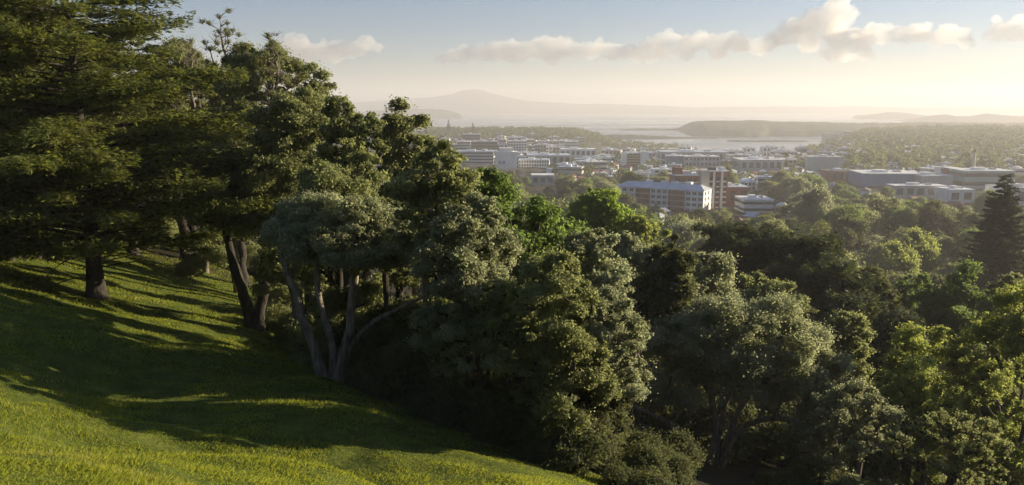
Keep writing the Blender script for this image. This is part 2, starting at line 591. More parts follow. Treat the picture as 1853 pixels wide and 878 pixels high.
def skeleton(stems, stem_r, targets, r_, tip_r=0.025, up=0.12, seg=0.9, start=0.45, power=2.2):
    """branches grown from the stems to every target; returns paths and radii"""
    nodes, parent, need = [], [], []
    stem_nodes = []
    for P in stems:
        Ln = np.sum(np.linalg.norm(np.diff(np.asarray(P, float), axis=0), axis=1))
        Q = smooth_path(P, max(6, int(Ln / 0.7)), 0.03 * Ln / 6, r_)
        first = len(nodes)
        for i, q in enumerate(Q):
            nodes.append(q)
            parent.append(first + i - 1 if i else -1)
        stem_nodes.append(list(range(first, len(nodes))))
    ok = [i for s in stem_nodes for i in s[int(len(s) * start):]]
    paths = []
    order = np.argsort([min(np.linalg.norm(t - nodes[i]) for i in ok) for t in targets])
    tips = []
    for oi in order:
        t = targets[oi]
        arr = np.array([nodes[i] for i in ok])
        d = t - arr
        dist = np.linalg.norm(d, axis=1)
        cost = dist + 0.9 * np.maximum(0, -d[:, 2]) + 0.35 * np.maximum(0, 0.35 * dist - d[:, 2])
        j = ok[int(np.argmin(cost))]
        a = nodes[j]
        L = np.linalg.norm(t - a)
        n = max(3, int(L / seg) + 2)
        mid = (a + t) / 2 + np.array([0, 0, -up * L]) * r_.uniform(0.2, 1.4) + r_.normal(scale=0.07 * L, size=3)
        Q = smooth_path([a, mid, t], n, 0.02 * L, r_)
        ids = [j]
        for q in Q[1:]:
            nodes.append(q)
            parent.append(ids[-1])
            ids.append(len(nodes) - 1)
        ok.extend(ids[1:])
        tips.append(ids[-1])
        paths.append(ids)
    flow = np.zeros(len(nodes))
    for t in tips:
        flow[t] += tip_r ** power
    for i in range(len(nodes) - 1, 0, -1):
        if parent[i] >= 0:
            flow[parent[i]] += flow[i]
    rad = np.maximum(flow, tip_r ** power) ** (1 / power)
    out_p, out_r = [], []
    for s, R0 in zip(stem_nodes, stem_r):
        P = np.array([nodes[i] for i in s])
        t = np.linspace(0, 1, len(s))
        r = np.maximum(R0 * (1 - 0.62 * t), np.minimum(rad[s], R0 * 0.9))
        r *= 1 + 0.55 * np.exp(-t * len(s) * 0.7 / 0.6) * 0.8
        out_p.append(P)
        out_r.append(np.minimum(r, R0 * 1.5))
    for ids in paths:
        P = np.array([nodes[i] for i in ids])
        r = rad[ids].copy()
        r[0] = min(r[0], r[1] * 1.15)
        cap = 0.6 * max(stem_r)
        out_p.append(P)
        out_r.append(np.minimum(r, cap))
    return out_p, out_r


def add_twigs(out_p, out_r, centres, radii, r_, per=4, tip=0.012):
    for c, R in zip(centres, radii):
        for _ in range(per):
            d = r_.normal(size=3)
            d[2] = abs(d[2]) * 0.7
            d /= np.linalg.norm(d)
            e = c + d * R * r_.uniform(0.5, 0.95)
            out_p.append(smooth_path([c - np.array([0, 0, 0.25 * R]), (c + e) / 2 + r_.normal(scale=0.1 * R, size=3), e], 4))
            out_r.append(np.linspace(tip * 1.8, tip * 0.5, 4))


def crown_points(ells, n, rmin, r_, shell=0.72):
    c = []
    vols = np.array([e[3] * e[4] * e[5] for e in ells]) ** 0.67
    for e, w in zip(ells, vols / vols.sum()):
        k = int(n * 14 * w) + 20
        d = r_.normal(size=(k, 3))
        d /= np.linalg.norm(d, axis=1, keepdims=True)
        d = d[(d[:, 2] > -0.55)]
        q = r_.uniform(shell, 1.0, (len(d), 1))
        q[r_.uniform(size=len(d)) < 0.22] *= 0.6
        c.append(np.array(e[:3]) + d * q * np.array(e[3:]))
    c = np.concatenate(c)
    r_.shuffle(c)
    return poisson(c, rmin, n)


def broadleaf(seed, ells, stems, stem_r, n_clumps, clump_r, leaf_size, per_area, leaf_mat, bark_mat, aspect=0.55, flat=0.72, tip_r=0.03,
              twigs=3, start=0.45, name='broadleaf', hollow=0.55, droop=0.2, shell=0.72):
    """returns (trunk mesh, crown mesh) in local coordinates, base at the origin"""
    r_ = np.random.default_rng(seed)
    cen = crown_points(ells, n_clumps, clump_r * 0.95, r_, shell)
    rad = clump_r * np.clip(np.exp(r_.normal(-.05, .40, len(cen))), .35, 2.0)
    P, R = skeleton(stems, stem_r, cen - np.array([0, 0, clump_r * 0.35]), r_, tip_r, start=start)
    add_twigs(P, R, cen, rad, r_, twigs, tip_r * 0.5)
    tv, tf = tubes(P, R, 7, 0.05, seed)
    tm = np_mesh(name + '_trunk', tv, tf, smooth=True)
    tm.materials.append(bark_mat)
    v, f, t = clump_leaves(cen, rad, r_, per_area, leaf_size, aspect, flat, droop, hollow)
    cm = np_mesh(name + '_crown', v, f, t)
    cm.materials.append(leaf_mat)
    return tm, cm


def conifer(seed, H, R, trunk_r, first, leaf_mat, bark_mat, whorl=0.8, per=5, droop=0.12, needle=0.34, density=1.0, tip=0.12, shape=1.0, flat=0.10, bare=0.3, dead=0, name='conifer', irregular=0.25):
    """layered conifer: whorls of long boughs that carry flat sprays of needles"""
    r_ = np.random.default_rng(seed)
    hs = np.arange(first, H - 0.4, whorl)
    lean = r_.normal(scale=0.012 * H, size=2)
    tp = np.array([[lean[0] * (t ** 2), lean[1] * (t ** 2), H * t] for t in np.linspace(0, 1, 16)])
    P, Rr = [tp], [np.maximum(trunk_r * (1 - np.linspace(0, 1, 16)) ** 0.85, 0.03) * (1 + 0.5 * np.exp(-np.linspace(0, 1, 16) * 22))]
    C, N, D, T = [], [], [], []
    for h in hs:
        u = (h - first) / (H - first)
        base_len = R * (tip + (1 - tip) * (1 - u) ** shape) * (0.72 + 0.28 * min(1, u * 7 + 0.2))
        k = per + r_.integers(-1, 2)
        a0 = r_.uniform(0, 6.28)
        for j in range(k):
            a = a0 + 6.283 * j / k + r_.normal(scale=0.25)
            L = base_len * r_.uniform(1 - irregular * 1.4, 1 + irregular)
            hh = h + r_.uniform(-0.5, 0.5) * whorl
            t = np.linspace(0, 1, 7)
            rise = L * (0.16 * t - droop * t ** 2 + 0.30 * droop * t ** 4) * r_.uniform(0.6, 1.4)
            dirv = np.array([math.cos(a), math.sin(a)])
            side = np.array([-dirv[1], dirv[0]])
            bend = r_.normal(scale=0.08) * L * t ** 2
            ax = np.interp(hh / H, np.linspace(0, 1, 16), tp[:, 0])
            ay = np.interp(hh / H, np.linspace(0, 1, 16), tp[:, 1])
            B = np.stack([ax + dirv[0] * L * t + side[0] * bend, ay + dirv[1] * L * t + side[1] * bend, hh + rise], 1)
            P.append(B)
            Rr.append(np.linspace(0.010 * L + 0.015, 0.006, 7))
            # secondary boughs and their needle sprays
            ns = max(3, int(L * 2.4))
            for s in range(ns):
                ts = bare + (1 - bare) * (s + r_.uniform(0, 1)) / ns
                o = np.array([np.interp(ts, t, B[:, i]) for i in range(3)])
                sl = L * 0.30 * (1.15 - ts) * r_.uniform(0.6, 1.3) + 0.35
                sg = 1 if s % 2 else -1
                ang = a + sg * r_.uniform(0.45, 1.05)
                sd = np.array([math.cos(ang), math.sin(ang), r_.uniform(-0.12, 0.12)])
                nn = int(sl * 46 * density)
                q = r_.uniform(0.05, 1, nn)
                w = r_.normal(scale=0.17 * (1.1 - q) * sl + 0.05, size=nn)
                c = o + sd * (q * sl)[:, None]
                c[:, 0] += -sd[1] * w
                c[:, 1] += sd[0] * w
                c[:, 2] += r_.normal(scale=flat * 0.8, size=nn) - 0.06 * (q * sl) ** 1.5 + abs(r_.normal(scale=flat))
                dv = sd + r_.normal(scale=0.45, size=(nn, 3)) * np.array([1, 1, 0.5])
                C.append(c)
                D.append(dv)
                T.append(np.clip(r_.normal(0.45 + 0.15 * r_.normal(), 0.2, nn), 0, 1))
    C, D, T = np.concatenate(C), np.concatenate(D), np.concatenate(T)
    n = len(C)
    D /= np.linalg.norm(D, axis=1, keepdims=True)
    Nn = np.tile([0, 0, 1.0], (n, 1)) + r_.normal(scale=0.5, size=(n, 3))
    S = np.cross(Nn, D)
    S /= np.maximum(np.linalg.norm(S, axis=1, keepdims=True), 1e-9)
    s = needle * r_.uniform(0.6, 1.35, (n, 1))
    wd = s * 0.27
    v = np.stack([C - D * s * 0.5, C + S * wd * 0.5, C + D * s * 0.5, C - S * wd * 0.5], 1).reshape(-1, 3)
    cm = np_mesh(name + '_crown', v, np.arange(4 * n).reshape(n, 4), T)
    cm.materials.append(leaf_mat)
    for _ in range(dead):
        a, h = r_.uniform(0, 6.28), r_.uniform(first * 0.35, first * 1.6 + 2)
        L = R * r_.uniform(0.25, 0.7)
        e = np.array([math.cos(a) * L, math.sin(a) * L, h + r_.uniform(-0.1, 0.25) * L])
        P.append(smooth_path([[0, 0, h], [e[0] * 0.5, e[1] * 0.5, h + 0.12 * L], e], 6, 0.06, r_))
        Rr.append(np.linspace(0.05, 0.012, 6))
    tv, tf = tubes(P, Rr, 7, 0.04, seed)
    tm = np_mesh(name + '_trunk', tv, tf, smooth=True)
    tm.materials.append(bark_mat)
    return tm, cm


def place(name, meshes, x, y, label, cat='tree', group=None, rz=0.0, scale=1.0, z=None, sz=None):
    t = empty(name, (x, y, (g1(x, y) if z is None else z) - 0.15), rz)
    t.scale = (scale, scale, sz or scale)
    tag(t, label, cat, group)
    link('trunk', meshes[0], None, t)
    link('crown', meshes[1], None, t)
    return t


def spec_tree(px, y, py_top):
    """where a tree stands and how tall it is"""
    x = px_x(px, y)
    z = g1(x, y)
    x = px_x(px, y, z)
    z = g1(x, y)
    return x, z, z_at(py_top, y) - z


def stems_px(px0, py0, y, polys):
    """stem polylines given as (px, py, depth offset) around the base, in local metres"""
    x0, z0 = px_x(px0, y), z_at(py0, y)
    out = []
    for P in polys:
        out.append([[(p[0] - px0) / FPX * y * 1.05, p[2], (py0 - p[1]) / FPX * y * 1.08] for p in P])
    return out

# ------------------------------------------------------------------ the trees of the hillside
G_HILL = 'trees on the hillside'


def near_broadleaf(seed, px, y, top, half_px, label, mats, low=0.35, n=55, cr=0.95, leaf=0.17, per=300, name='broadleaf_tree', stems=None, stem_r=None, lobes=3, flat=0.72, depth=0.9, hollow=0.42, droop=0.2, trunk_r=None, group=G_HILL, aspect=0.55, shell=0.72, twigs=3, dome=None):
    if dome is None:
        dome = mats[0] in ('leaf_grey', 'leaf_olive')
    if y < 35:
        half_px = half_px * 1.15
    k_ = y / 45.0 if y < 45 else 1.0
    n, cr, per = int(n * 2.7), cr * 0.56 * k_ ** .85, per * 0.9
    if y < 45:
        leaf, per = max(.075, leaf * k_ ** .9), per / k_ ** 1.7
    x, z, H = spec_tree(px, y, top)
    R = half_px / FPX * y
    r_ = np.random.default_rng(seed + 900)
    base_h = H * low
    ch = H - base_h
    if dome:
        ells = [(0, 0, H * 0.74, R * 0.95, R * 0.95 * depth, H * 0.25), (R * r_.uniform(-.5, .5), 0, H * 0.84, R * .55, R * .6, H * .16)]
        for k in range(lobes + 4):
            a = r_.uniform(0, 6.28)
            rr = R * r_.uniform(0.34, 0.56)
            zz = base_h + (H * .72 - base_h) * (k + .5) / (lobes + 4)
            ells.append((math.cos(a) * R * 0.72, math.sin(a) * R * 0.72 * depth, max(zz, .5), rr, rr, H * r_.uniform(0.07, 0.12)))
    else:
        ells = [(0, 0, base_h + ch * 0.48, R * 0.78, R * 0.78 * depth, ch * 0.5)]
        for k in range(lobes):
            a = 6.283 * k / lobes + r_.uniform(0, 1)
            rr = R * r_.uniform(0.42, 0.6)
            ells.append((math.cos(a) * R * 0.5, math.sin(a) * R * 0.5 * depth, base_h + ch * r_.uniform(0.25, 0.7), rr, rr, ch * r_.uniform(0.22, 0.32)))
    if stems is None:
        k = r_.integers(2, 4)
        tr = trunk_r or 0.028 * H
        stems, stem_r = [], []
        for i in range(k):
            a = r_.uniform(0, 6.28)
            o = R * 0.35
            stems.append([[math.cos(a) * tr * 0.5, math.sin(a) * tr * 0.5, 0], [math.cos(a) * o * 0.35, math.sin(a) * o * 0.35, base_h * 0.6],
                          [math.cos(a) * o, math.sin(a) * o, base_h + ch * 0.25], [math.cos(a) * o * 1.15, math.sin(a) * o * 1.15, base_h + ch * 0.6]])
            stem_r.append(tr * r_.uniform(0.7, 1.0))
    ms = broadleaf(seed, ells, stems, stem_r, n, cr, leaf, per, M[mats[0]], M[mats[1]], flat=flat, hollow=hollow, droop=droop, aspect=aspect, shell=shell, twigs=twigs)
    return place(name, ms, x, y, label, 'tree', group)


# the multi-stemmed tree at the grass edge
st = stems_px(603, 714, 32, [
    [(588, 712, 0), (578, 660, -.1), (562, 610, -.2), (545, 545, -.2), (520, 480, 0), (505, 420, .3)],
    [(600, 716, .1), (607, 660, .1), (597, 610, .2), (575, 560, .5), (570, 500, .8), (590, 430, 1.0)],
    [(610, 716, 0), (625, 660, 0), (638, 600, 0), (645, 540, .1), (650, 470, .2), (660, 410, .2)],
    [(613, 714, .1), (632, 640, .1), (665, 605, .1), (712, 575, -.1), (760, 560, -.3), (802, 536, -.4)]])
x0, z0, H0 = spec_tree(603, 32, 352)
sc_ = FPX / 32.0
ells = [((640 - 603) / sc_, 0.2, (714 - 440) / sc_, 3.0, 2.4, 1.9), ((575 - 603) / sc_, 0.4, (714 - 415) / sc_, 1.9, 2.0, 1.2), ((700 - 603) / sc_, -.2, (714 - 455) / sc_, 2.0, 1.9, 1.1)]
ms = broadleaf(101, ells, st, [.23, .19, .23, .15], 190, 0.38, 0.12, 420, M['leaf_grey'], M['bark_pale'], tip_r=0.022, twigs=4, start=0.5, name='front')
place('broadleaf_tree', ms, px_x(603, 32, z0), 32, 'grey barked tree with several leaning stems where the mown grass meets the dark shrubs', 'tree', G_HILL)

# the two-stemmed dark tree
st = stems_px(462, 592, 48, [
    [(458, 592, 0), (452, 560, 0), (435, 500, .2), (424, 450, .2), (414, 400, .3), (400, 340, .2)],
    [(466, 592, 0), (472, 560, 0), (484, 510, .1), (482, 460, .3), (490, 400, .4), (505, 330, .4)]])
sc_ = FPX / 48.0
ells = [((470 - 462) / sc_, .3, (592 - 330) / sc_, 3.6, 3.4, 2.6), ((420 - 462) / sc_, 0, (592 - 370) / sc_, 2.2, 2.2, 1.4), ((525 - 462) / sc_, .2, (592 - 300) / sc_, 2.4, 2.4, 2.0)]
x0, z0, H0 = spec_tree(462, 48, 200)
ms = broadleaf(102, ells, st, [.40, .36], 170, 0.52, 0.15, 300, M['leaf_olive'], M['bark_dark'], tip_r=0.025, start=0.55, name='dark')
place('broadleaf_tree', ms, px_x(462, 48, z0), 48, 'tree with a black forked trunk standing against the bright patch of sunlit grass', 'tree', G_HILL)

# the large spreading tree at the lower right
st = stems_px(1290, 885, 40, [
    [(1276, 890, 0), (1262, 850, 0), (1240, 800, 0), (1215, 755, -.2), (1180, 735, -.4), (1120, 715, -.5)],
    [(1284, 890, .2), (1288, 830, .2), (1298, 770, .3), (1288, 715, .4), (1262, 660, .3), (1245, 610, 0)],
    [(1294, 890, .1), (1308, 820, 0), (1332, 765, -.1), (1365, 735, -.3), (1420, 745, -.5), (1470, 760, -.6)],
    [(1298, 890, .3), (1316, 800, .4), (1345, 730, .6), (1372, 680, .8), (1400, 630, .9), (1420, 590, 1.0)],
    [(1288, 890, .4), (1302, 800, .6), (1320, 720, .8), (1330, 650, .8), (1335, 590, .6)]])
sc_ = FPX / 40.0
ells = [((1345 - 1290) / sc_, .5, (885 - 610) / sc_, 4.2, 3.6, 2.9), ((1250 - 1290) / sc_, .0, (885 - 590) / sc_, 2.2, 2.2, 1.7), ((1450 - 1290) / sc_, 0, (885 - 645) / sc_, 2.2, 2.4, 2.0),
        ((1500 - 1290) / sc_, -.4, (885 - 735) / sc_, 1.3, 1.6, 1.2), ((1195 - 1290) / sc_, -.4, (885 - 690) / sc_, 1.3, 1.4, 1.0), ((1330 - 1290) / sc_, -1.6, (885 - 660) / sc_, 2.0, 1.2, 1.1)]
x0, z0, H0 = spec_tree(1290, 40, 505)
ms = broadleaf(103, ells, st, [.24, .22, .20, .24, .22], 340, 0.46, 0.13, 360, M['leaf_grey'], M['bark_pale'], tip_r=0.022, twigs=4, start=0.45, name='spreading')
place('broadleaf_tree', ms, px_x(1290, 40, z0), 40, 'large spreading grey green tree with bare twisting pale limbs below its domed crown', 'tree', G_HILL, z=z_at(885, 40) + .1)

# px, y, top, half width px, label, (leaf, bark), extra
NEAR = [
    (505, 63, 66, 105, 'tall ragged olive tree just right of the bare topped tree on the skyline', ('leaf_olive', 'bark_grey'), dict(low=.15, n=75, cr=1.0)),
    (585, 62, 98, 38, 'slim tree whose small open domed top stands alone against the cloud', ('leaf_olive', 'bark_grey'), dict(n=26, cr=0.62, low=0.62, per=260, shell=0.6, dome=False)),
    (560, 46, 158, 100, 'bulky olive tree below the skyline behind the tree of several leaning stems', ('leaf_olive', 'bark_grey'), dict(low=.15, n=75, cr=0.95)),
    (655, 40, 166, 66, 'tree with dark rounded top left of the one peeping over the far water', ('leaf_olive', 'bark_dark'), dict(low=.12, n=55, cr=0.8, )),
    (752, 42, 182, 52, 'narrow tree with a two knobbed top that peeps over the water at the island shore', ('leaf_olive', 'bark_grey'), dict(n=50, cr=0.78, low=0.35)),
    (800, 29, 250, 78, 'olive tree stepping down the skyline to the left of the city towers', ('leaf_olive', 'bark_grey'), dict(low=.08, n=65, cr=0.85)),
    (850, 25.6, 345, 80, 'broad olive tree filling the slope above the bent limb of the grey barked tree', ('leaf_grey', 'bark_dark'), dict(low=.42,depth=1.5,trunk_r=.12, n=80, cr=0.78, leaf=.15, per=380)),
    (722, 34.5, 340, 75, 'shaded tree behind the crown of the grey barked multi stemmed tree', ('leaf_olive', 'bark_dark'), dict(low=.08, n=55, cr=0.75, leaf=.15, per=350)),
    (868, 24.8, 455, 68, 'pale green drooping tree at the tip of the long bent limb', ('leaf_grey', 'bark_dark'), dict(low=.45,depth=1.5,trunk_r=.1, n=60, cr=0.62, leaf=.13, per=420, droop=.7)),
    (885, 30, 290, 78, 'fresh green tree with leafy shoots below the white office blocks', ('leaf_green', 'bark'), dict(low=.08, n=75, cr=0.95, leaf=.2, per=260)),
    (965, 33, 335, 72, 'fresh green tree between the olive slope and the white canopy roof', ('leaf_green', 'bark'), dict(low=.08, n=65, cr=1.0, leaf=.2, per=260)),
    (1082, 98, 330, 78, 'bright green dome shaped tree in front of the long white hospital block', ('leaf_lime', 'bark'), dict(n=80, cr=1.15, leaf=.28, per=170)),
    (1150, 96, 382, 62, 'yellow green tree leaning out right of the bright green dome', ('leaf_yellow', 'bark'), dict(n=50, cr=1.0, leaf=.28, per=170)),
    (1010, 34, 385, 60, 'mid green tree below the bright green dome', ('leaf_green', 'bark'), dict(n=50, cr=0.95, leaf=.24, per=200)),
    (1075, 30, 408, 62, 'grey green tree with a neat round head above the straight trunk with the grey cap', ('leaf_grey', 'bark_grey'), dict(low=.2,depth=1.5, n=50, cr=0.8, leaf=.17)),
    (1145, 46, 420, 52, 'small grey green round headed tree left of the flat topped tiers', ('leaf_grey', 'bark_grey'), dict(low=.3,depth=1.0, n=42, cr=0.75, leaf=.17)),
    (1205, 45, 418, 48, 'dark green tree wedged behind the row of grey green round heads', ('leaf_dark', 'bark_dark'), dict(n=45, cr=0.85, leaf=.2)),
    (1265, 52, 446, 52, 'grey green tree directly behind the spreading crown with the pale limbs', ('leaf_grey', 'bark_grey'), dict(depth=1.2, n=50, cr=0.75, leaf=.17)),
    (1195, 48, 462, 66, 'olive tree with flat topped tiers behind the spreading tree', ('leaf_grey', 'bark_grey'), dict(depth=1.0, n=55, cr=0.75, leaf=.17)),
    (995, 22.6, 445, 72, 'olive tree in the middle of the slope beside the dark gully', ('leaf_olive', 'bark_dark'), dict(low=.4,depth=1.6,trunk_r=.11, n=60, cr=0.75, leaf=.15, per=360)),
    (1100, 23.5, 520, 60, 'tree with a domed grey cap and a clear straight trunk beside the gully', ('leaf_grey', 'bark_grey'), dict(low=.45,depth=1.4,trunk_r=.11, n=48, cr=0.62, leaf=.14, per=420)),
    (1025, 22, 580, 72, 'low shaded olive tree above the dark shrub bank', ('leaf_olive', 'bark_dark'), dict(low=.45,depth=1.3,trunk_r=.08, n=60, cr=0.68, leaf=.14, per=380)),
    (1092, 23.0, 660, 55, 'dark leafy young tree at the foot of the trunk with the domed grey cap', ('leaf_dark', 'bark_dark'), dict(low=.3,depth=1.2,trunk_r=.07, n=55, cr=0.6, leaf=.13, per=420)),
    (930, 23.4, 490, 62, 'dark olive tree between the drooping pale tree and the gully', ('leaf_olive', 'bark_dark'), dict(low=.5,depth=1.5,trunk_r=.1, n=55, cr=0.68, leaf=.14, per=380)),
    (1385, 60, 490, 75, 'olive tree showing over the top of the spreading crown beneath the dark conifers', ('leaf_olive', 'bark_grey'), dict(n=55, cr=0.8, leaf=.18)),
    (1500, 50, 560, 58, 'shaded dark olive tree at the right shoulder of the spreading tree', ('leaf_olive', 'bark_dark'), dict(n=50, cr=0.75, leaf=.16, per=330)),
    (1555, 88, 480, 60, 'dark green rounded tree right below the dark conifers', ('leaf_dark', 'bark_dark'), dict(n=48, cr=1.0, leaf=.25, per=190)),
    (1640, 92, 486, 72, 'dark green round tree at the middle of the shaded rounded row', ('leaf_green', 'bark_dark'), dict(n=60, cr=1.05, leaf=.26, per=180)),
    (1722, 90, 474, 62, 'dark green round tree at the right end of the shaded rounded row', ('leaf_green', 'bark_dark'), dict(n=52, cr=1.05, leaf=.26, per=180)),
    (1800, 84, 492, 55, 'mid green tree between the shaded rounded row and the tall yellow tree', ('leaf_olive', 'bark_dark'), dict(n=45, cr=1.0, leaf=.25, per=180)),
    (1868, 41, 462, 125, 'tall yellow green tree running up to the right edge of the view', ('leaf_yellow', 'bark'), dict(n=90, cr=0.72, leaf=.16, per=210, low=.2, flat=.85)),
    (1740, 43, 555, 88, 'yellow green tree with upright leafy shoots, left of the tall one at the edge', ('leaf_yellow', 'bark'), dict(n=80, cr=0.68, leaf=.16, per=210, low=.15, flat=.85)),
    (1625, 46, 575, 62, 'small bright yellow green tree beside the dark gap right of the spreading tree', ('leaf_yellow', 'bark'), dict(n=48, cr=0.68, leaf=.16, per=210, low=.2, flat=.85)),
    (1640, 37, 640, 82, 'yellow olive tree in the lower right thicket', ('leaf_yellow', 'bark'), dict(n=75, cr=0.62, leaf=.14, per=210, low=.15, flat=.85)),
    (1805, 33, 640, 105, 'wide tangled yellow olive tree in the lower right corner', ('leaf_yellow', 'bark'), dict(n=90, cr=0.62, leaf=.14, per=220, low=.1, flat=.85)),
    (1530, 34, 700, 85, 'grey green tree with thin arching twigs under the yellow olive thicket', ('leaf_grey', 'bark_grey'), dict(n=75, cr=0.6, leaf=.13, per=380, low=.1)),
    (1690, 28, 745, 90, 'low olive tree along the bottom edge right of the spreading tree', ('leaf_olive', 'bark_dark'), dict(n=70, cr=0.55, leaf=.12, per=400, low=.08)),
    (345, 78, 62, 70, 'rounded olive tree on the skyline between the tall pine and the bare topped tree', ('leaf_olive', 'bark_dark'), dict(n=65, cr=1.15, leaf=.24, per=190)),
    (440, 70, 130, 80, 'olive tree standing under the bare twiggy top on the skyline', ('leaf_olive', 'bark_dark'), dict(low=.12, n=65, cr=1.0, leaf=.2, per=240)),
    (300, 88, 150, 90, 'shadowy olive tree behind the right hand boughs of the tall pine', ('leaf_olive', 'bark_dark'), dict(n=60, cr=1.3, leaf=.28, per=150, low=.12)),
    (90, 78, 60, 130, 'dark broad tree behind the trunk of the tall pine', ('leaf_dark', 'bark_grey'), dict(n=80, cr=1.4, leaf=.28, per=150, low=.1)),
    (620, 36, 290, 75, 'shaded olive tree close behind the multi stemmed tree', ('leaf_olive', 'bark_dark'), dict(low=.08, n=60, cr=0.8, leaf=.16, per=320, )),
    (596, 40, 385, 60, 'dim young tree added behind the grey barked tree of many stems to shade the grass', ('leaf_olive', 'bark_dark'), dict(n=50, cr=0.7, leaf=.15, per=300, low=.05)),  # added tree, closes a gap so the grass falls in shade
    (545, 56, 330, 55, 'dim understorey tree behind the fork of the black trunk', ('leaf_olive', 'bark_dark'), dict(n=42, cr=0.8, leaf=.18, per=280, low=.15)),
]
for i, (px, y, top, hw, lab, mats, kw) in enumerate(NEAR):
    near_broadleaf(200 + i, px, y, top, hw, lab, mats, **kw)


def bare_tree(seed, px, y, top, half_px, label, leaves=True):
    """nearly dead tree: a fan of bare branches with a few leaf tufts"""
    x, z, H = spec_tree(px, y, top)
    R = half_px / FPX * y
    r_ = np.random.default_rng(seed)
    ells = [(0, 0, H * 0.86, R, R, H * 0.15), (-R * .6, 0, H * 0.74, R * .7, R * .7, H * 0.10)]
    cen = crown_points(ells, 46, 0.5, r_, 0.55)
    st = [[[0, 0, 0], [0.1, 0, H * .4], [-.1, 0, H * .7], [0.1, 0.1, H * .9]], [[0, 0, H * .3], [R * .3, 0, H * .55], [R * .35, .2, H * .8]]]
    P, Rr = skeleton(st, [.26, .16], cen, r_, 0.022, start=.45)
    add_twigs(P, Rr, cen, np.full(len(cen), 0.8), r_, 7, 0.014)
    tv, tf = tubes(P, Rr, 6, 0.05, seed)
    tm = np_mesh('bare_trunk', tv, tf, smooth=True)
    tm.materials.append(M['bark_grey'])
    pick = cen[r_.uniform(size=len(cen)) < 0.75]
    v, f, t = clump_leaves(pick, np.full(len(pick), 0.26), r_, 200, 0.12)
    cm = np_mesh('bare_crown', v, f, t)
    cm.materials.append(M['leaf_olive'])
    return place('bare_tree', (tm, cm), x, y, label, 'tree', G_HILL)


bare_tree(301, 428, 64, 14, 46, 'gaunt tree with a fan of nearly bare branches highest on the skyline')
bare_tree(302, 372, 72, 58, 26, 'smaller half bare tree just left of the gaunt skyline tree')
bare_tree(303, 520, 60, 56, 30, 'sparse twiggy top rising right of the gaunt skyline tree')

# the tall pines on the left
def near_conifer(seed, px, y, top, half_px, label, mat, first_py, name='pine_tree', group=G_HILL, scale_needle=.34, **kw):
    x, z, H = spec_tree(px, y, top)
    R = half_px / FPX * y
    ms = conifer(seed, H, R, kw.pop('trunk_r', 0.5), max(1.0, z_at(first_py, y) - z), M[mat], M['bark_dark'], needle=scale_needle, name=name, **kw)
    return place(name, ms, x, y, label, 'tree', group)


near_conifer(401, 176, 45, -150, 300, 'tall pine in the left of the view with layered boughs and a straight dark trunk', 'needle', 445, trunk_r=.46, whorl=.8, per=7, tip=.22, shape=.62, dead=26, bare=.24, density=1.2, flat=.2, droop=.12, irregular=.42)
near_conifer(402, -40, 50, -260, 330, 'dark pine half outside the left edge of the view', 'needle', 520, trunk_r=.5, whorl=.8, per=6, tip=.2, shape=.6, dead=8)
near_conifer(403, 240, 72, 2, 165, 'pine behind the tall one whose sloping right side meets the sky', 'needle', 330, trunk_r=.45, whorl=.9, per=6, tip=.12, shape=.8, scale_needle=.45, density=.8)
near_conifer(404, 60, 66, -90, 230, 'pine behind the tall one filling the upper left corner', 'needle', 470, trunk_r=.45, whorl=.9, per=6, tip=.2, shape=.7, scale_needle=.42, density=.8, dead=6)

# the dark conifers in the middle of the slope
for i, (px, y, top, hw, lab) in enumerate([
        (1300, 104, 408, 62, 'black green conifer at the left end of the dark clump behind the spreading tree'),
        (1372, 100, 416, 66, 'black green conifer second from the left in the dark clump'),
        (1440, 94, 428, 66, 'black green conifer in the middle of the dark clump'),
        (1492, 84, 470, 60, 'black green conifer stepping down on the right of the dark clump'),
        (1545, 72, 530, 56, 'lowest black green conifer right of the spreading tree'),
        (1600, 70, 560, 50, 'black green conifer over the bright yellow green trees')]):
    near_conifer(420 + i, px, y, top, hw * 1.5, lab, 'needle_dark', 800, name='conifer_tree', trunk_r=.3, whorl=.75, per=6, tip=.35, shape=.5, scale_needle=.5, density=1.3, droop=-.1, flat=.3, bare=.1, irregular=.35)

# ------------------------------------------------------------------ shrubs of the dark bank
shr_protos = []
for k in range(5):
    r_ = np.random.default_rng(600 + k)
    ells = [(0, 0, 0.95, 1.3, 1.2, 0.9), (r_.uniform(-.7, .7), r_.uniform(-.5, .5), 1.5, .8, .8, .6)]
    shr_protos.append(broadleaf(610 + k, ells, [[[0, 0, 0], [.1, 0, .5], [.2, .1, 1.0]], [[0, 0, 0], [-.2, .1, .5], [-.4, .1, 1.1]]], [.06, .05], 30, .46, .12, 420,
                                M['leaf_dark' if k < 3 else 'leaf_olive'], M['bark_dark'], tip_r=.012, start=.2, name='shrub'))  # dark leaves put the bank's shade into the shrub colour
SHR = []
r_ = np.random.default_rng(77)
for yy in np.arange(18.0, 46, 1.0):
    for off in np.arange(0.5, 12, 1.5):
        SHR.append((float(edge_x(yy)) + off + r_.uniform(-.5, .5), yy + r_.uniform(-.5, .5), off))
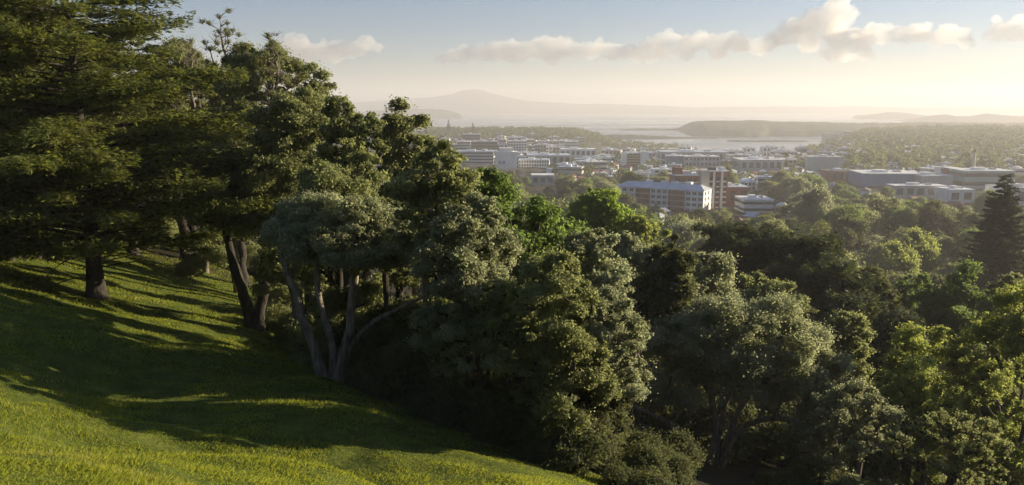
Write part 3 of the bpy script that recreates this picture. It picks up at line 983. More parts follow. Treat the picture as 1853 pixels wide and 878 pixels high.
for i, (x, y, off) in enumerate(SHR):
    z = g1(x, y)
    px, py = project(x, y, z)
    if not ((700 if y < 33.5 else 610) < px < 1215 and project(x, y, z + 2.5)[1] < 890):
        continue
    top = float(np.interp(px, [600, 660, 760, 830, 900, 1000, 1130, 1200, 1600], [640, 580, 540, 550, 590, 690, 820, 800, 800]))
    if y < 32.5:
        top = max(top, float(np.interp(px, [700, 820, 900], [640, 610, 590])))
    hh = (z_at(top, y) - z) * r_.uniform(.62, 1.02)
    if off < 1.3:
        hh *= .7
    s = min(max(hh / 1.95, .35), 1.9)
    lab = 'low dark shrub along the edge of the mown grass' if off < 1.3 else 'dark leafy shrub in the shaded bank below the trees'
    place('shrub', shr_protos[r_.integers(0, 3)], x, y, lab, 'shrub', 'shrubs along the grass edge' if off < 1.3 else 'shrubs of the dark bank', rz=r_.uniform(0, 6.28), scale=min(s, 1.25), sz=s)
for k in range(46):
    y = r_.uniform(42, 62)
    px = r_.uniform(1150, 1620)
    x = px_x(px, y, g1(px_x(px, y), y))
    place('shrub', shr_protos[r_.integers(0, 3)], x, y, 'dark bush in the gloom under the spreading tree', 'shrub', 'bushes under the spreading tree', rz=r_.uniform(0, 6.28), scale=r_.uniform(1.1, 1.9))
for px, y, s in [(1165, 24, .6), (1200, 26, .5), (1440, 31, .6), (1480, 31, .9), (1400, 33, .5)]:
    x = px_x(px, y, g1(px_x(px, y), y))
    place('shrub', shr_protos[k % 3], x, y, 'glossy low bush by the foot of the spreading tree', 'shrub', 'bushes at the foot of the spreading tree', rz=px * .3, scale=s)
for px, y, s in [(20, 52, 2.3), (70, 55, 2.1), (120, 58, 1.9), (-30, 50, 2.2), (45, 60, 2.4), (100, 64, 2.4), (150, 66, 2.2), (250, 78, 1.2), (285, 80, 1.5), (320, 82, 1.2), (380, 84, 1.3), (420, 86, 1.5), (525, 50, 1.1), (545, 47, 1.0), (505, 54, 1.2), (570, 44, 1.1), (220, 76, 1.3), (180, 74, 1.4), (455, 84, 1.3), (490, 80, 1.4), (345, 66, .8), (600, 42, 1.2), (630, 41, 1.1)]:
    x = px_x(px, y, g1(px_x(px, y), y))
    place('shrub', shr_protos[3 + (px % 2)], x, y, 'bush under the trees at the back of the sunlit grass', 'shrub', 'bushes behind the sunlit grass', rz=px * .7, scale=s)

# ------------------------------------------------------------------ grass
NB = 620000
r_ = np.random.default_rng(5)
azg = np.radians(r_.uniform(-46, 16, NB))
rg = 4.4 * (85.0 / 4.4) ** r_.uniform(0, 1, NB)
gx, gy = rg * np.sin(azg), rg * np.cos(azg)
edge = gx - edge_x(gy) + fbm(gx / 1.7, gy / 1.7, 2, 3) * 2.5
keep = (edge < 0.5) & (r_.uniform(size=NB) < 0.55 + 0.9 * (fbm(gx / 0.8, gy / 0.8, 2, 8) + 0.5))
gx, gy, rg = gx[keep], gy[keep], rg[keep]
n = len(gx)
gz = ground(gx, gy)
tuft = fbm(gx / 1.1, gy / 1.1, 3, 21) + 0.5
hgt = (0.028 + 0.12 * tuft ** 2.4) * r_.uniform(0.5, 1.4, n) * (1 + rg / 70)
wid = 0.0055 + rg * 0.0005
a = r_.uniform(0, 6.28, n)
lean = np.stack([np.cos(a), np.sin(a)], 1) * (hgt * r_.uniform(.2, .9, n))[:, None] + np.array([0.04, -0.05])
b_ = r_.uniform(0, 6.28, n)
w2 = np.stack([np.cos(b_) * wid, np.sin(b_) * wid, np.zeros(n)], 1)
base = np.stack([gx, gy, gz - 0.02], 1)
tipv = base + np.stack([lean[:, 0], lean[:, 1], hgt], 1)
v = np.stack([base - w2, base + w2, tipv], 1).reshape(-1, 3)
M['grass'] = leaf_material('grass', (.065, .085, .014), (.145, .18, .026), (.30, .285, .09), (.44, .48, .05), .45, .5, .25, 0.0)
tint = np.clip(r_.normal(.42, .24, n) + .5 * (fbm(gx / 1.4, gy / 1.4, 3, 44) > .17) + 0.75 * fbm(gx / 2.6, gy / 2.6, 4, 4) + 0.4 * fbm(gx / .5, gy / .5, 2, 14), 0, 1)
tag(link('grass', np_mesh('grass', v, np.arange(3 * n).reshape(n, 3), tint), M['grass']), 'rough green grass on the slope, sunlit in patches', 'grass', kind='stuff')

# ------------------------------------------------------------------ buildings
M['white_wall'] = plain('white_wall', (.76, .75, .72), .7)
M['cream_wall'] = plain('cream_wall', (.50, .46, .38), .7)
M['grey_wall'] = plain('grey_wall', (.36, .38, .40), .7)
M['dark_wall'] = plain('dark_wall', (.11, .105, .105), .7)
M['blue_wall'] = plain('blue_wall', (.13, .19, .33), .55)
M['teal_wall'] = plain('teal_wall', (.36, .43, .41), .6)
M['tan_wall'] = plain('tan_wall', (.36, .27, .16), .7)
M['white_roof'] = plain('white_roof', (.8, .8, .78), .5, .4)
M['grey_roof'] = plain('grey_roof', (.45, .47, .49), .5, .4)
M['blue_roof'] = plain('blue_roof', (.50, .56, .63), .4, .5)
M['red_roof'] = plain('red_roof', (.20, .085, .06), .7)
M['brown_roof'] = plain('brown_roof', (.14, .11, .095), .7)
m, nt, b = principled('window_glass', 0.12, 0.6)
b.inputs['Base Color'].default_value = (.035, .045, .06, 1)
M['glass'] = m
m, nt, b = principled('brick', 0.85, 0.2)
tc = nt.nodes.new('ShaderNodeTexCoord')
mp = nt.nodes.new('ShaderNodeMapping')
mp.inputs['Rotation'].default_value = (math.radians(90), 0, 0)
bt = nt.nodes.new('ShaderNodeTexBrick')
bt.inputs['Color1'].default_value = (.24, .075, .045, 1)
bt.inputs['Color2'].default_value = (.30, .10, .06, 1)
bt.inputs['Mortar'].default_value = (.30, .22, .18, 1)
bt.inputs['Scale'].default_value = 2.2
nt.links.new(tc.outputs['Object'], mp.inputs[0])
nt.links.new(mp.outputs[0], bt.inputs['Vector'])
nt.links.new(bt.outputs['Color'], b.inputs['Base Color'])
M['brick'] = m


class MB:
    """collects boxes and prisms for one mesh"""
    def __init__(self):
        self.v, self.f = [], []

    def box(self, x0, x1, y0, y1, z0, z1):
        o = len(self.v)
        self.v += [(x0, y0, z0), (x1, y0, z0), (x1, y1, z0), (x0, y1, z0), (x0, y0, z1), (x1, y0, z1), (x1, y1, z1), (x0, y1, z1)]
        self.f += [tuple(o + i for i in q) for q in ((3, 2, 1, 0), (4, 5, 6, 7), (0, 1, 5, 4), (1, 2, 6, 5), (2, 3, 7, 6), (3, 0, 4, 7))]
        return self

    def gable(self, x0, x1, y0, y1, z0, z1, over=0.4, hip=0.0):
        o = len(self.v)
        ym = (y0 + y1) / 2
        x0, x1, y0, y1 = x0 - over, x1 + over, y0 - over, y1 + over
        self.v += [(x0, y0, z0), (x1, y0, z0), (x1, y1, z0), (x0, y1, z0), (x0 + hip, ym, z1), (x1 - hip, ym, z1)]
        self.f += [tuple(o + i for i in q) for q in ((3, 2, 1, 0), (0, 1, 5, 4), (2, 3, 4, 5), (1, 2, 5), (3, 0, 4))]
        return self

    def build(self, name, mat, parent=None):
        me = bpy.data.meshes.new(name)
        me.from_pydata(self.v, [], self.f)
        me.update()
        return link(name, me, mat, parent)


FOOT = []     # (x, y, radius) kept clear of trees
SIGHT = []    # (px0, px1, py of the lowest part that shows, distance) kept in view
G_CITY = 'buildings of the city below'


def dist_for(py_base):
    d = 800.0
    for _ in range(30):
        zg = EYE - 61 - 13.5 * float(smoothstep(180, 700, d))
        v = (CY - py_base) / FPX
        slope = (sp_ - v * cp) / (cp + v * sp_)
        d = (EYE - zg) / slope
    return d


def site(name, px0, px1, py_top, py_base, label, cat='building', group=G_CITY, rz=0.0, d=None, sight=True, clear=True):
    d = d or dist_for(py_base)
    pxm = (px0 + px1) / 2
    x = px_x(pxm, d, EYE - 74)
    zg = g1(x, d)
    w = (px1 - px0) / FPX * d
    h = z_at(py_top, d) - zg
    t = empty(name, (x, d, zg), rz)
    tag(t, label, cat, group)
    if clear:
        FOOT.append((x, d + 8, max(w * .6, 12)))
    if sight:
        SIGHT.append((px0 - 2, px1 + 2, py_base, d))
    return t, w, h


def block(name, px0, px1, py_top, py_base, label, wall='white_wall', roof='grey_roof', depth=None, floors=None, rz=0.0, kit='flat', sight=True, glass='glass', group=G_CITY, plant=True, bays=0, d=None):
    t, w, h = site(name, px0, px1, py_top, py_base, label, 'building', group, rz, d, sight)
    w = w / (abs(math.cos(rz)) + 0.15 * abs(math.sin(rz)))
    dp = depth or max(10.0, min(28.0, w * 0.6))
    if kit == 'gable':
        rh = min(h * 0.35, dp * 0.25)
        MB().box(-w / 2, w / 2, 0, dp, -3, h - rh).build('wall', M[wall], t)
        MB().gable(-w / 2, w / 2, 0, dp, h - rh + .003, h, .5, dp * .3 if w < 25 else 0).build('roof', M[roof], t)
        top = h - rh
    else:
        MB().box(-w / 2, w / 2, 0, dp, -3, h - .5).build('wall', M[wall], t)
        r = MB().box(-w / 2 - .35, w / 2 + .35, -.35, dp + .35, h - .497, h)
        rf = r.build('roof', M[roof], t)
        if plant and w > 14:
            MB().box(-w * .2, w * .02, dp * .3, dp * .6, h + .003, h + 2.0).build('roof_vent', M['white_roof'], rf)
            MB().box(w * .18, w * .27, dp * .4, dp * .62, h + .003, h + 1.4).build('roof_vent', M['grey_wall'], rf)
        top = h - .5
    nf = floors if floors is not None else max(1, int(top / 3.6))
    fh = top / max(nf, 1)
    if nf == 1 and not bays:
        bays = max(2, int(w / 7))
    if bays:
        step = w / bays
        for k in range(nf):
            for j in range(bays):
                xa = -w / 2 + step * (j + .5)
                MB().box(xa - step * .3, xa + step * .3, -.06, .1, k * fh + fh * .28, k * fh + fh * .8).build('window', M[glass], t)
    else:
        for k in range(nf):
            z0, z1 = k * fh + fh * .34, k * fh + fh * .74
            MB().box(-w / 2 - .05, w / 2 + .05, -.05, dp + .05, z0, z1).build('window', M[glass], t)
    return t, w, dp, h


# --- the long white hospital wing with brick panels, and its brick tower
def hospital():
    dL, dR = 556.0, 522.0
    xL, xR = px_x(1117, dL, 48), px_x(1274, dR, 48)
    L = math.hypot(xR - xL, dR - dL)
    rz = math.atan2(dR - dL, xR - xL)
    zb = g1((xL + xR) / 2, 540) - 1
    h = z_at(346, dR) - zb
    t = empty('hospital_wing', (xL, dL, zb), rz)
    tag(t, 'long white hospital wing with brick panels and a pale blue roof', 'hospital')
    dp = 17.0
    MB().box(0, L, 0, dp, -4, h).build('wall', M['white_wall'], t)
    rf = MB().gable(0, L, 0, dp, h + .003, h + 3.4, .9, 6.0).build('roof', M['blue_roof'], t)
    for u in (.32, .5, .62, .78):
        MB().box(L * u - 2.2, L * u + 2.2, 8.5, 12.5, h + 1.5, h + 4.6).build('roof_vent', M['white_roof'], rf)
    fh = 3.9
    segs = [(0.0, .05, 1), (.05, .22, 0), (.22, .40, 1), (.40, .60, 0), (.60, .80, 1), (.80, 1.0, 0)]
    for a, c, br in segs:
        if br:
            MB().box(a * L + .3, c * L - .3, -.12, .5, -3, h - .6).build('brick_panel', M['brick'], t)
        n = max(1, int((c - a) * L / 4.2))
        for fl in range(4):
            z1 = h - 1.0 - fl * fh
            if z1 < 2:
                break
            for k in range(n):
                xm = (a + (c - a) * (k + .5) / n) * L
                w = 1.35 if not br else 1.0
                pf = -.22 if br else -.08
                MB().box(xm - w, xm - .12, pf, .2, z1 - 2.1, z1).build('window', M['glass'], t)
                if not br:
                    MB().box(xm + .12, xm + w, pf, .2, z1 - 2.1, z1).build('window', M['glass'], t)
            if br:
                MB().box(a * L + .35, c * L - .35, -.2, .3, z1 - 3.2, z1 - 2.6).build('band', M['cream_wall'], t)
    for fl in range(4):
        MB().box(L - .2, L + .08, 3 + 0, 5, h - 3.1 - fl * fh, h - 1.0 - fl * fh).build('window', M['glass'], t)
        MB().box(L - .2, L + .08, 10, 12, h - 3.1 - fl * fh, h - 1.0 - fl * fh).build('window', M['glass'], t)
    SIGHT.append((1108, 1284, 353, 520))
    FOOT.append(((xL + xR) / 2, 545, 34))
    # tower
    d = 548.0
    x0, x1 = px_x(1224, d, 60), px_x(1318, d, 60)
    W = x1 - x0
    t = empty('hospital_tower', (x0, d, zb), math.radians(6))
    tag(t, 'tall brick hospital tower with white stair shafts behind the long wing', 'hospital')
    H = z_at(312, d) - zb
    MB().box(0, W * .55, 0, 16, -4, H - 2.5).build('wall', M['brick'], t)
    MB().box(W * .62, W, -4, 14, -4, H + .5).build('brick_wing', M['brick'], t)
    MB().box(W * .46, W * .615, -6, 6, -4, H + 1.6).build('stair_shaft', M['cream_wall'], t)
    MB().box(W * .70, W * .735, -5.2, -4.003, -4, H + 1.2).build('fin', M['white_wall'], t)
    MB().box(W * .86, W * .895, -5.2, -4.003, -4, H + 1.2).build('fin', M['white_wall'], t)
    rf = MB().box(-.6, W * .56, -.6, 16.6, H - 2.497, H - 1.8).build('roof', M['white_roof'], t)
    MB().box(W * .615, W + .6, -4.6, 14.6, H + .503, H + 1.2).build('roof', M['white_roof'], t)
    MB().box(0, W * .14, 2, 10, H - 1.797, H + 3.2).build('lift_house', M['brick'], rf)
    MB().box(W * .18, W * .34, 4, 9, H - 1.797, H + .6).build('roof_vent', M['white_wall'], rf)
    MB().box(W * .70, W * .82, 2, 8, H + 1.203, H + 3.0).build('roof_vent', M['dark_wall'], rf)
    MB().box(W * .88, W * .97, -2, 4, H + 1.203, H + 3.4).build('roof_vent', M['white_wall'], rf)
    for fl in range(7):
        z1 = H - 4.5 - fl * 3.7
        if z1 < 1:
            break
        MB().box(-.07, W * .455, -.09, .2, z1 - 3.3, z1 - 2.55).build('band', M['white_wall'], t)
        for k in range(4):
            xm = W * (.06 + .11 * k)
            MB().box(xm - 1.1, xm + 1.1, -.1, .2, z1 - 2.2, z1 - .2).build('window', M['glass'], t)
        for xm in (W * .665, W * .80, W * .945):
            MB().box(xm - 1.0, xm + 1.0, -4.1, -3.8, z1 - 1.2, z1 + 1.0).build('window', M['glass'], t)
            MB().box(xm - 1.2, xm + 1.2, -4.13, -3.8, z1 - 2.4, z1 - 1.5).build('band', M['white_wall'], t)
        for ym in (-1, 5, 10):
            MB().box(W - .2, W + .1, ym - .9, ym + .9, z1 - 1.2, z1 + 1.0).build('window', M['glass'], t)
    SIGHT.append((1220, 1324, 378, 540))
    FOOT.append((x0 + W / 2, d + 6, 22))


hospital()

# --- the buildings one can pick out
B = block
B('glass_office', 827, 851, 256, 276, 'square blue grey office cube standing left of the long brown block', 'grey_wall', 'white_roof', floors=4, depth=24)
B('brown_office', 853, 900, 256, 275, 'long brown office block with a flat grey roof right of the office cube', 'dark_wall', 'grey_roof', floors=3, depth=24)
B('stepped_office', 837, 869, 243, 259, 'dark stepped building with white roof edges above the brown office block', 'dark_wall', 'white_roof', floors=3, depth=20)
B('grey_office', 824, 893, 274, 298, 'long grey building with a pale roof strip just above the fresh green tree', 'grey_wall', 'blue_roof', floors=4, depth=26)
t, w, dp, h = B('white_tower', 897, 936, 275, 306, 'pale blue white slab building with a blue sign low on its front', 'white_wall', 'white_roof', floors=0, depth=22)
MB().box(-w * .33, w * .28, 3, dp - 3, h + .003, h + 4.2).build('penthouse', M['white_wall'], t)
sg = MB().box(-w * .36, -w * .06, -.3, -.003, h * .30, h * .46).build('sign', M['blue_wall'], t)
MB().box(-w * .26, -w * .16, -.4, -.303, h * .34, h * .42).build('emblem', M['white_wall'], sg)
B('banded_office', 918, 936, 291, 308, 'small white building with horizontal window bands beside the blue sign slab', 'white_wall', 'white_roof', floors=4, depth=12, d=1010)
B('colonnade_office', 938, 994, 289, 303, 'low white building with a row of bright upright bays', 'white_wall', 'blue_roof', floors=2, bays=12, depth=24, rz=math.radians(-4))
B('vaulted_hall', 954, 1032, 281, 296, 'broad hall with a long pale blue roof behind the row of bright bays', 'grey_wall', 'blue_roof', floors=1, depth=40)
B('framed_office', 919, 953, 255, 275, 'white grid fronted office above the blue sign slab', 'white_wall', 'white_roof', floors=4, bays=7, depth=20)
B('pink_office', 968, 988, 262, 279, 'small pinkish square block right of the grid fronted office', 'cream_wall', 'grey_roof', floors=3, bays=4, depth=18)
B('white_office', 1022, 1047, 256, 270, 'white office with a flat roof far out near the headland trees', 'white_wall', 'white_roof', floors=3, depth=20)
B('long_store', 1014, 1078, 270, 284, 'long white store with a dark window strip below the far white office', 'white_wall', 'white_roof', floors=1, depth=32)
t, w, dp, h = B('louvred_office', 1128, 1170, 277, 300, 'building with tan horizontal louvres between two white end towers', 'tan_wall', 'white_roof', floors=5, depth=20)
MB().box(-w / 2 - 2, -w / 2 + 4, -.8, 8, -3, h + 1).build('end_tower', M['white_wall'], t)
MB().box(w / 2 - 8, w / 2 + 2, -.8, 8, -3, h + 2).build('end_tower', M['white_wall'], t)
B('blue_office', 1209, 1238, 282, 301, 'plain blue grey block above the hospital wing roof', 'blue_wall', 'white_roof', floors=0, depth=20)
B('bay_office', 1239, 1302, 283, 302, 'long grey block with regular window bays behind the brick tower', 'grey_wall', 'white_roof', floors=2, bays=9, depth=22)
B('market_hall', 1196, 1318, 275, 289, 'very long low hall with a pale roof close to the basin shore', 'grey_wall', 'blue_roof', floors=1, depth=40, rz=math.radians(-3))
B('gable_house', 1339, 1367, 323, 344, 'white gabled house just right of the brick hospital tower', 'white_wall', 'white_roof', floors=2, bays=4, kit='gable', depth=14)
B('low_annex', 1300, 1353, 338, 362, 'low annex with a pale grey roof at the foot of the hospital tower', 'brick', 'blue_roof', floors=1, depth=22, d=560)
B('flat_pavilion', 1345, 1399, 361, 383, 'flat white roofed pavilion among the trees below the gabled house', 'white_wall', 'white_roof', floors=2, depth=22)
B('canopy_pavilion', 962, 1003, 317, 335, 'pavilion with a thin white overhanging roof among rounded trees', 'grey_wall', 'white_roof', floors=1, depth=20, plant=False)
B('steel_shed', 1340, 1415, 289, 310, 'wide pale steel shed left of the tall palm', 'grey_wall', 'white_roof', floors=1, depth=36)
B('grey_box', 1473, 1526, 284, 311, 'windowless blue grey box with a paler left end', 'grey_wall', 'grey_roof', floors=0, depth=26)
B('teal_annex', 1464, 1473, 284, 311, 'narrow teal block attached to the windowless box', 'teal_wall', 'grey_roof', floors=0, depth=14)
B('red_store', 1500, 1556, 310, 328, 'low store with a dull red roof between the box and the blue warehouse', 'brick', 'brown_roof', floors=1, depth=26)
B('blue_warehouse', 1562, 1664, 314, 338, 'long blue warehouse with a white roof edge', 'blue_wall', 'white_roof', floors=0, depth=40, rz=math.radians(-5))
B('grey_warehouse', 1667, 1723, 318, 341, 'grey warehouse continuing right of the blue one', 'grey_wall', 'grey_roof', floors=0, depth=36)
B('lean_shed', 1618, 1712, 336, 358, 'low pale shed with a bright roof edge in front of the blue warehouse', 'grey_wall', 'white_roof', floors=1, depth=14)
B('brick_works', 1722, 1743, 305, 336, 'upright brick works building with white frames left of the teal block', 'brick', 'white_roof', floors=3, bays=3, depth=18)
B('teal_works', 1744, 1832, 309, 342, 'broad teal works building behind the great conical pine', 'teal_wall', 'white_roof', floors=2, depth=30, rz=math.radians(-4))
B('white_depot', 1716, 1762, 343, 364, 'low white depot at the left shoulder of the great conical pine', 'white_wall', 'white_roof', floors=1, depth=20)
B('edge_depot', 1815, 1900, 340, 368, 'long white depot between the two conical pines at the right edge', 'white_wall', 'grey_roof', floors=1, depth=24)
# smoke stack
t, w, h = site('smokestack', 1757, 1763, 271, 312, 'slender pale smokestack with a dark rim above the teal works', 'chimney', None)
ang = np.linspace(0, 2 * math.pi, 16, endpoint=False)
prof = [(2.3, -2), (1.9, h * .3), (1.55, h * .88)]
tv, tf = tubes([[(0, 0, -2), (0, 0, h * .3), (0, 0, h * .62), (0, 0, h * .88)]], [[2.3, 1.95, 1.75, 1.6]], 14)
link('shaft', np_mesh('stack_shaft', tv, tf, smooth=True), M['cream_wall'], t)
tv, tf = tubes([[(0, 0, h * .885), (0, 0, h * .94), (0, 0, h)]], [[1.9, 1.95, 1.9]], 14)
link('rim', np_mesh('stack_rim', tv, tf), M['dark_wall'], t)

# --- the other houses and sheds of the city
r_ = np.random.default_rng(42)
walls = [('white_wall', 'white'), ('cream_wall', 'cream'), ('grey_wall', 'grey'), ('white_wall', 'white'), ('teal_wall', 'pale green'), ('brick', 'brick')]
roofs = [('white_roof', 'white'), ('grey_roof', 'grey'), ('blue_roof', 'pale blue'), ('red_roof', 'dull red'), ('brown_roof', 'brown'), ('grey_roof', 'grey')]


def zone(px):
    for lim, s in ((900, 'by the office cube'), (1010, 'near the blue sign'), (1120, 'near the louvred building'), (1240, 'above the hospital wing'),
                   (1350, 'behind the brick hospital tower'), (1460, 'around the tall palm'), (1560, 'near the windowless box'), (1700, 'above the blue warehouse'), (3000, 'near the smokestack')):
        if px < lim:
            return s


made, tries = [], 0
while len(made) < 520 and tries < 26000:
    tries += 1
    px = r_.uniform(800, 1870)
    pb = r_.uniform(251, 346) if px > 1000 else r_.uniform(246, 300)
    if px > 1440:
        pb = r_.uniform(246, 352)
    if r_.uniform() < .05 and px > 1180:
        pb = r_.uniform(362, 425)
    if px < 1010 and pb > 300 or (px > 1060 and px < 1490 and pb < 278) or (px < 1060 and pb < 250):
        continue
    d = dist_for(pb)
    big = r_.uniform() < (0.55 if (px < 1420 and pb < 312) else 0.2)
    wpx = (r_.uniform(22, 50) if big else r_.uniform(9, 17)) * 900 / d
    hm = r_.uniform(6, 13) if big else r_.uniform(4.5, 7)
    hpx = hm * FPX / d
    x = px_x(px, d, EYE - 74)
    if any(math.hypot(x - f[0], d - f[1]) < f[2] * 0.6 + wpx / FPX * d * .4 for f in FOOT):
        continue
    if any(px + wpx / 2 > s[0] and px - wpx / 2 < s[1] and d < s[3] and pb - hpx < s[2] - 3 for s in SIGHT):
        continue
    wm, wn_ = walls[r_.integers(0, 6)]
    rm, rn = roofs[r_.integers(0, 6)]
    if big:
        rm, rn = roofs[r_.integers(0, 3)]
        wm, wn_ = walls[r_.integers(0, 4)]
    zn = zone(px)
    if big:
        block('commercial_building', px - wpx / 2, px + wpx / 2, pb - hpx, pb, f'{wn_} commercial building with a flat {rn} roof {zn}', wm, rm, floors=max(1, int(hm / 4)), rz=math.radians(r_.uniform(-20, 20)), sight=False, bays=int(r_.choice([0, 1])) * max(3, int(wpx / FPX * d / 5)))
    else:
        block('house', px - wpx / 2, px + wpx / 2, pb - hpx, pb, f'small {wn_} house with a {rn} roof {zn}', wm, rm, floors=1, rz=math.radians(r_.choice([-35, -20, 15, 30, 60]) + r_.uniform(-6, 6)), kit='gable', sight=False, depth=8, bays=2)
    made.append(px)

# ------------------------------------------------------------------ trees of the wooded belt and the city
def mid_proto(seed, H, R, kind, leaf, bark='bark_dark', n=46, per=70, size=.5):
    ch = H * .78
    r_ = np.random.default_rng(seed)
    ells = [(0, 0, H * .60, R * .85, R * .85, H * .38)]
    for k in range(4):
        a = 6.283 * k / 4 + r_.uniform(0, 1)
        ells.append((math.cos(a) * R * .5, math.sin(a) * R * .5, H * r_.uniform(.38, .66), R * .52, R * .52, H * r_.uniform(.2, .28)))
    st = [[[0, 0, 0], [.2, 0, H * .2], [.3, .2, H * .5], [.2, .2, H * .75]], [[0, 0, .3], [-.6, .3, H * .3], [-1.2, .4, H * .55]]]
    return broadleaf(seed, ells, st, [.4, .3], n, R * .27, size, per, M[leaf], M[bark], flat=.8, tip_r=.06, twigs=0, start=.35, name=kind, aspect=.7)


MID = {
    'round_tree': ([mid_proto(700 + k, 12 + k, 6.6, 'round', 'leaf_olive') for k in range(3)], 'rounded olive tree'),
    'dark_tree': ([mid_proto(710 + k, 13 + k, 6.2, 'dark', 'leaf_dark') for k in range(3)], 'rounded dark green tree'),
    'green_tree': ([mid_proto(720 + k, 12 + k, 6.4, 'green', 'leaf_green') for k in range(3)], 'rounded mid green tree'),
    'yellow_tree': ([mid_proto(730 + k, 10 + k, 6.2, 'yellow', 'leaf_yellow') for k in range(2)], 'domed yellow green tree'),
    'grey_tree': ([mid_proto(740 + k, 12 + k, 6.4, 'grey', 'leaf_grey') for k in range(2)], 'billowing grey green tree'),
    'conical_tree': ([conifer(750 + k, 17, 4.2, .3, 1.5, M['needle_dark'], M['bark_dark'], whorl=.9, per=6, tip=.06, shape=.9, needle=.7, density=.45, name='conical', flat=.2) for k in range(2)], 'dark conical conifer'),
}
G_BELT = 'trees of the wooded belt below the hill'


def belt_zone(px, d):
    if d > 640:
        a = 'between the city roofs'
    elif d > 430:
        a = 'at the far side of the wooded belt'
    elif d > 260:
        a = 'in the middle of the wooded belt'
    else:
        a = 'at the foot of the hill'
    if px < 1120:
        s = 'left of the hospital'
    elif px < 1330:
        s = 'below the hospital'
    elif px < 1480:
        s = 'below the white pavilion'
    elif px < 1660:
        s = 'below the blue warehouse'
    else:
        s = 'near the conical pine'
    return a + ' ' + s


def clear_of(x, d, rad, px, ptop, hpx):
    if any(math.hypot(x - f[0], d - f[1]) < f[2] + rad * .6 for f in FOOT):
        return False
    return not any(px + hpx > s[0] and px - hpx < s[1] and d < s[3] and ptop < s[2] - 1 for s in SIGHT)


def norfolk(seed, px, y, top, half_px, label, first=3):
    x, z, H = spec_tree(px, y, top)
    ms = conifer(seed, H, half_px / FPX * y, .42, first, M['needle_dark'], M['bark_dark'], whorl=1.15, per=8, tip=.05, shape=.72, needle=.62, density=.95, name='norfolk', flat=.16, irregular=.1, droop=.05, bare=.12)
    SIGHT.append((px - half_px * .8, px + half_px * .8, top + 130, y))
    return place('norfolk_pine', ms, x, y, label, 'tree', 'conical pines by the right edge')


norfolk(801, 1785, 182, 316, 90, 'great conical pine with level tiers rising above the white depots')
norfolk(802, 1874, 186, 300, 58, 'conical pine cut by the right edge of the view')

# the two domed golden trees and the palm
for px, y, top, hw, lab in [(1648, 262, 412, 34, 'taller golden green domed tree left of the great conical pine'), (1612, 252, 436, 36, 'lower golden green domed tree in front of the taller golden one')]:
    x, z, H = spec_tree(px, y, top)
    s = hw / FPX * y / 6.2
    place('domed_tree', MID['yellow_tree'][0][0], x, y, lab, 'tree', G_BELT, scale=s, sz=H / 11.2)
    FOOT.append((x, y, 7))
    SIGHT.append((px - hw, px + hw, top + 55, y))

palm_x, palm_d = px_x(1421, 905, 26), 905.0
pz = g1(palm_x, palm_d)
pH = z_at(278, palm_d) - pz
t = empty('palm_tree', (palm_x, palm_d, pz))
tag(t, 'tall palm with a round tuft of fronds above the wooded belt', 'palm')
tv, tf = tubes([smooth_path([(0, 0, 0), (.3, 0, pH * .5), (0, 0, pH)], 10)], [np.linspace(.7, .42, 10)], 8)
link('trunk', np_mesh('palm_trunk', tv, tf, smooth=True), M['bark'], t)
r_ = np.random.default_rng(9)
vv = []
for k in range(64):
    a, el = r_.uniform(0, 6.28), r_.uniform(-.7, 1.3)
    L = r_.uniform(4.2, 6.2)
    q = np.linspace(0, 1, 7)
    hx = L * q * math.cos(el * .8)
    hz = L * q * math.sin(el * .8) - 2.6 * q ** 2
    wv_ = 0.75 * np.sin(np.pi * np.clip(q + .08, 0, 1))
    for i in range(6):
        for sg in (-1, 1):
            vv.append([[hx[i] * math.cos(a), hx[i] * math.sin(a), pH + hz[i]],
                       [hx[i + 1] * math.cos(a), hx[i + 1] * math.sin(a), pH + hz[i + 1]],
                       [hx[i + 1] * math.cos(a) - sg * math.sin(a) * wv_[i + 1], hx[i + 1] * math.sin(a) + sg * math.cos(a) * wv_[i + 1], pH + hz[i + 1] - .25],
                       [hx[i] * math.cos(a) - sg * math.sin(a) * wv_[i], hx[i] * math.sin(a) + sg * math.cos(a) * wv_[i], pH + hz[i] - .25]])
vv = np.array(vv).reshape(-1, 3)
link('crown', np_mesh('palm_crown', vv, np.arange(len(vv)).reshape(-1, 4), r_.uniform(.2, .8, len(vv) // 4)), M['leaf_dark'], t)
SIGHT.append((1405, 1437, 290, palm_d))

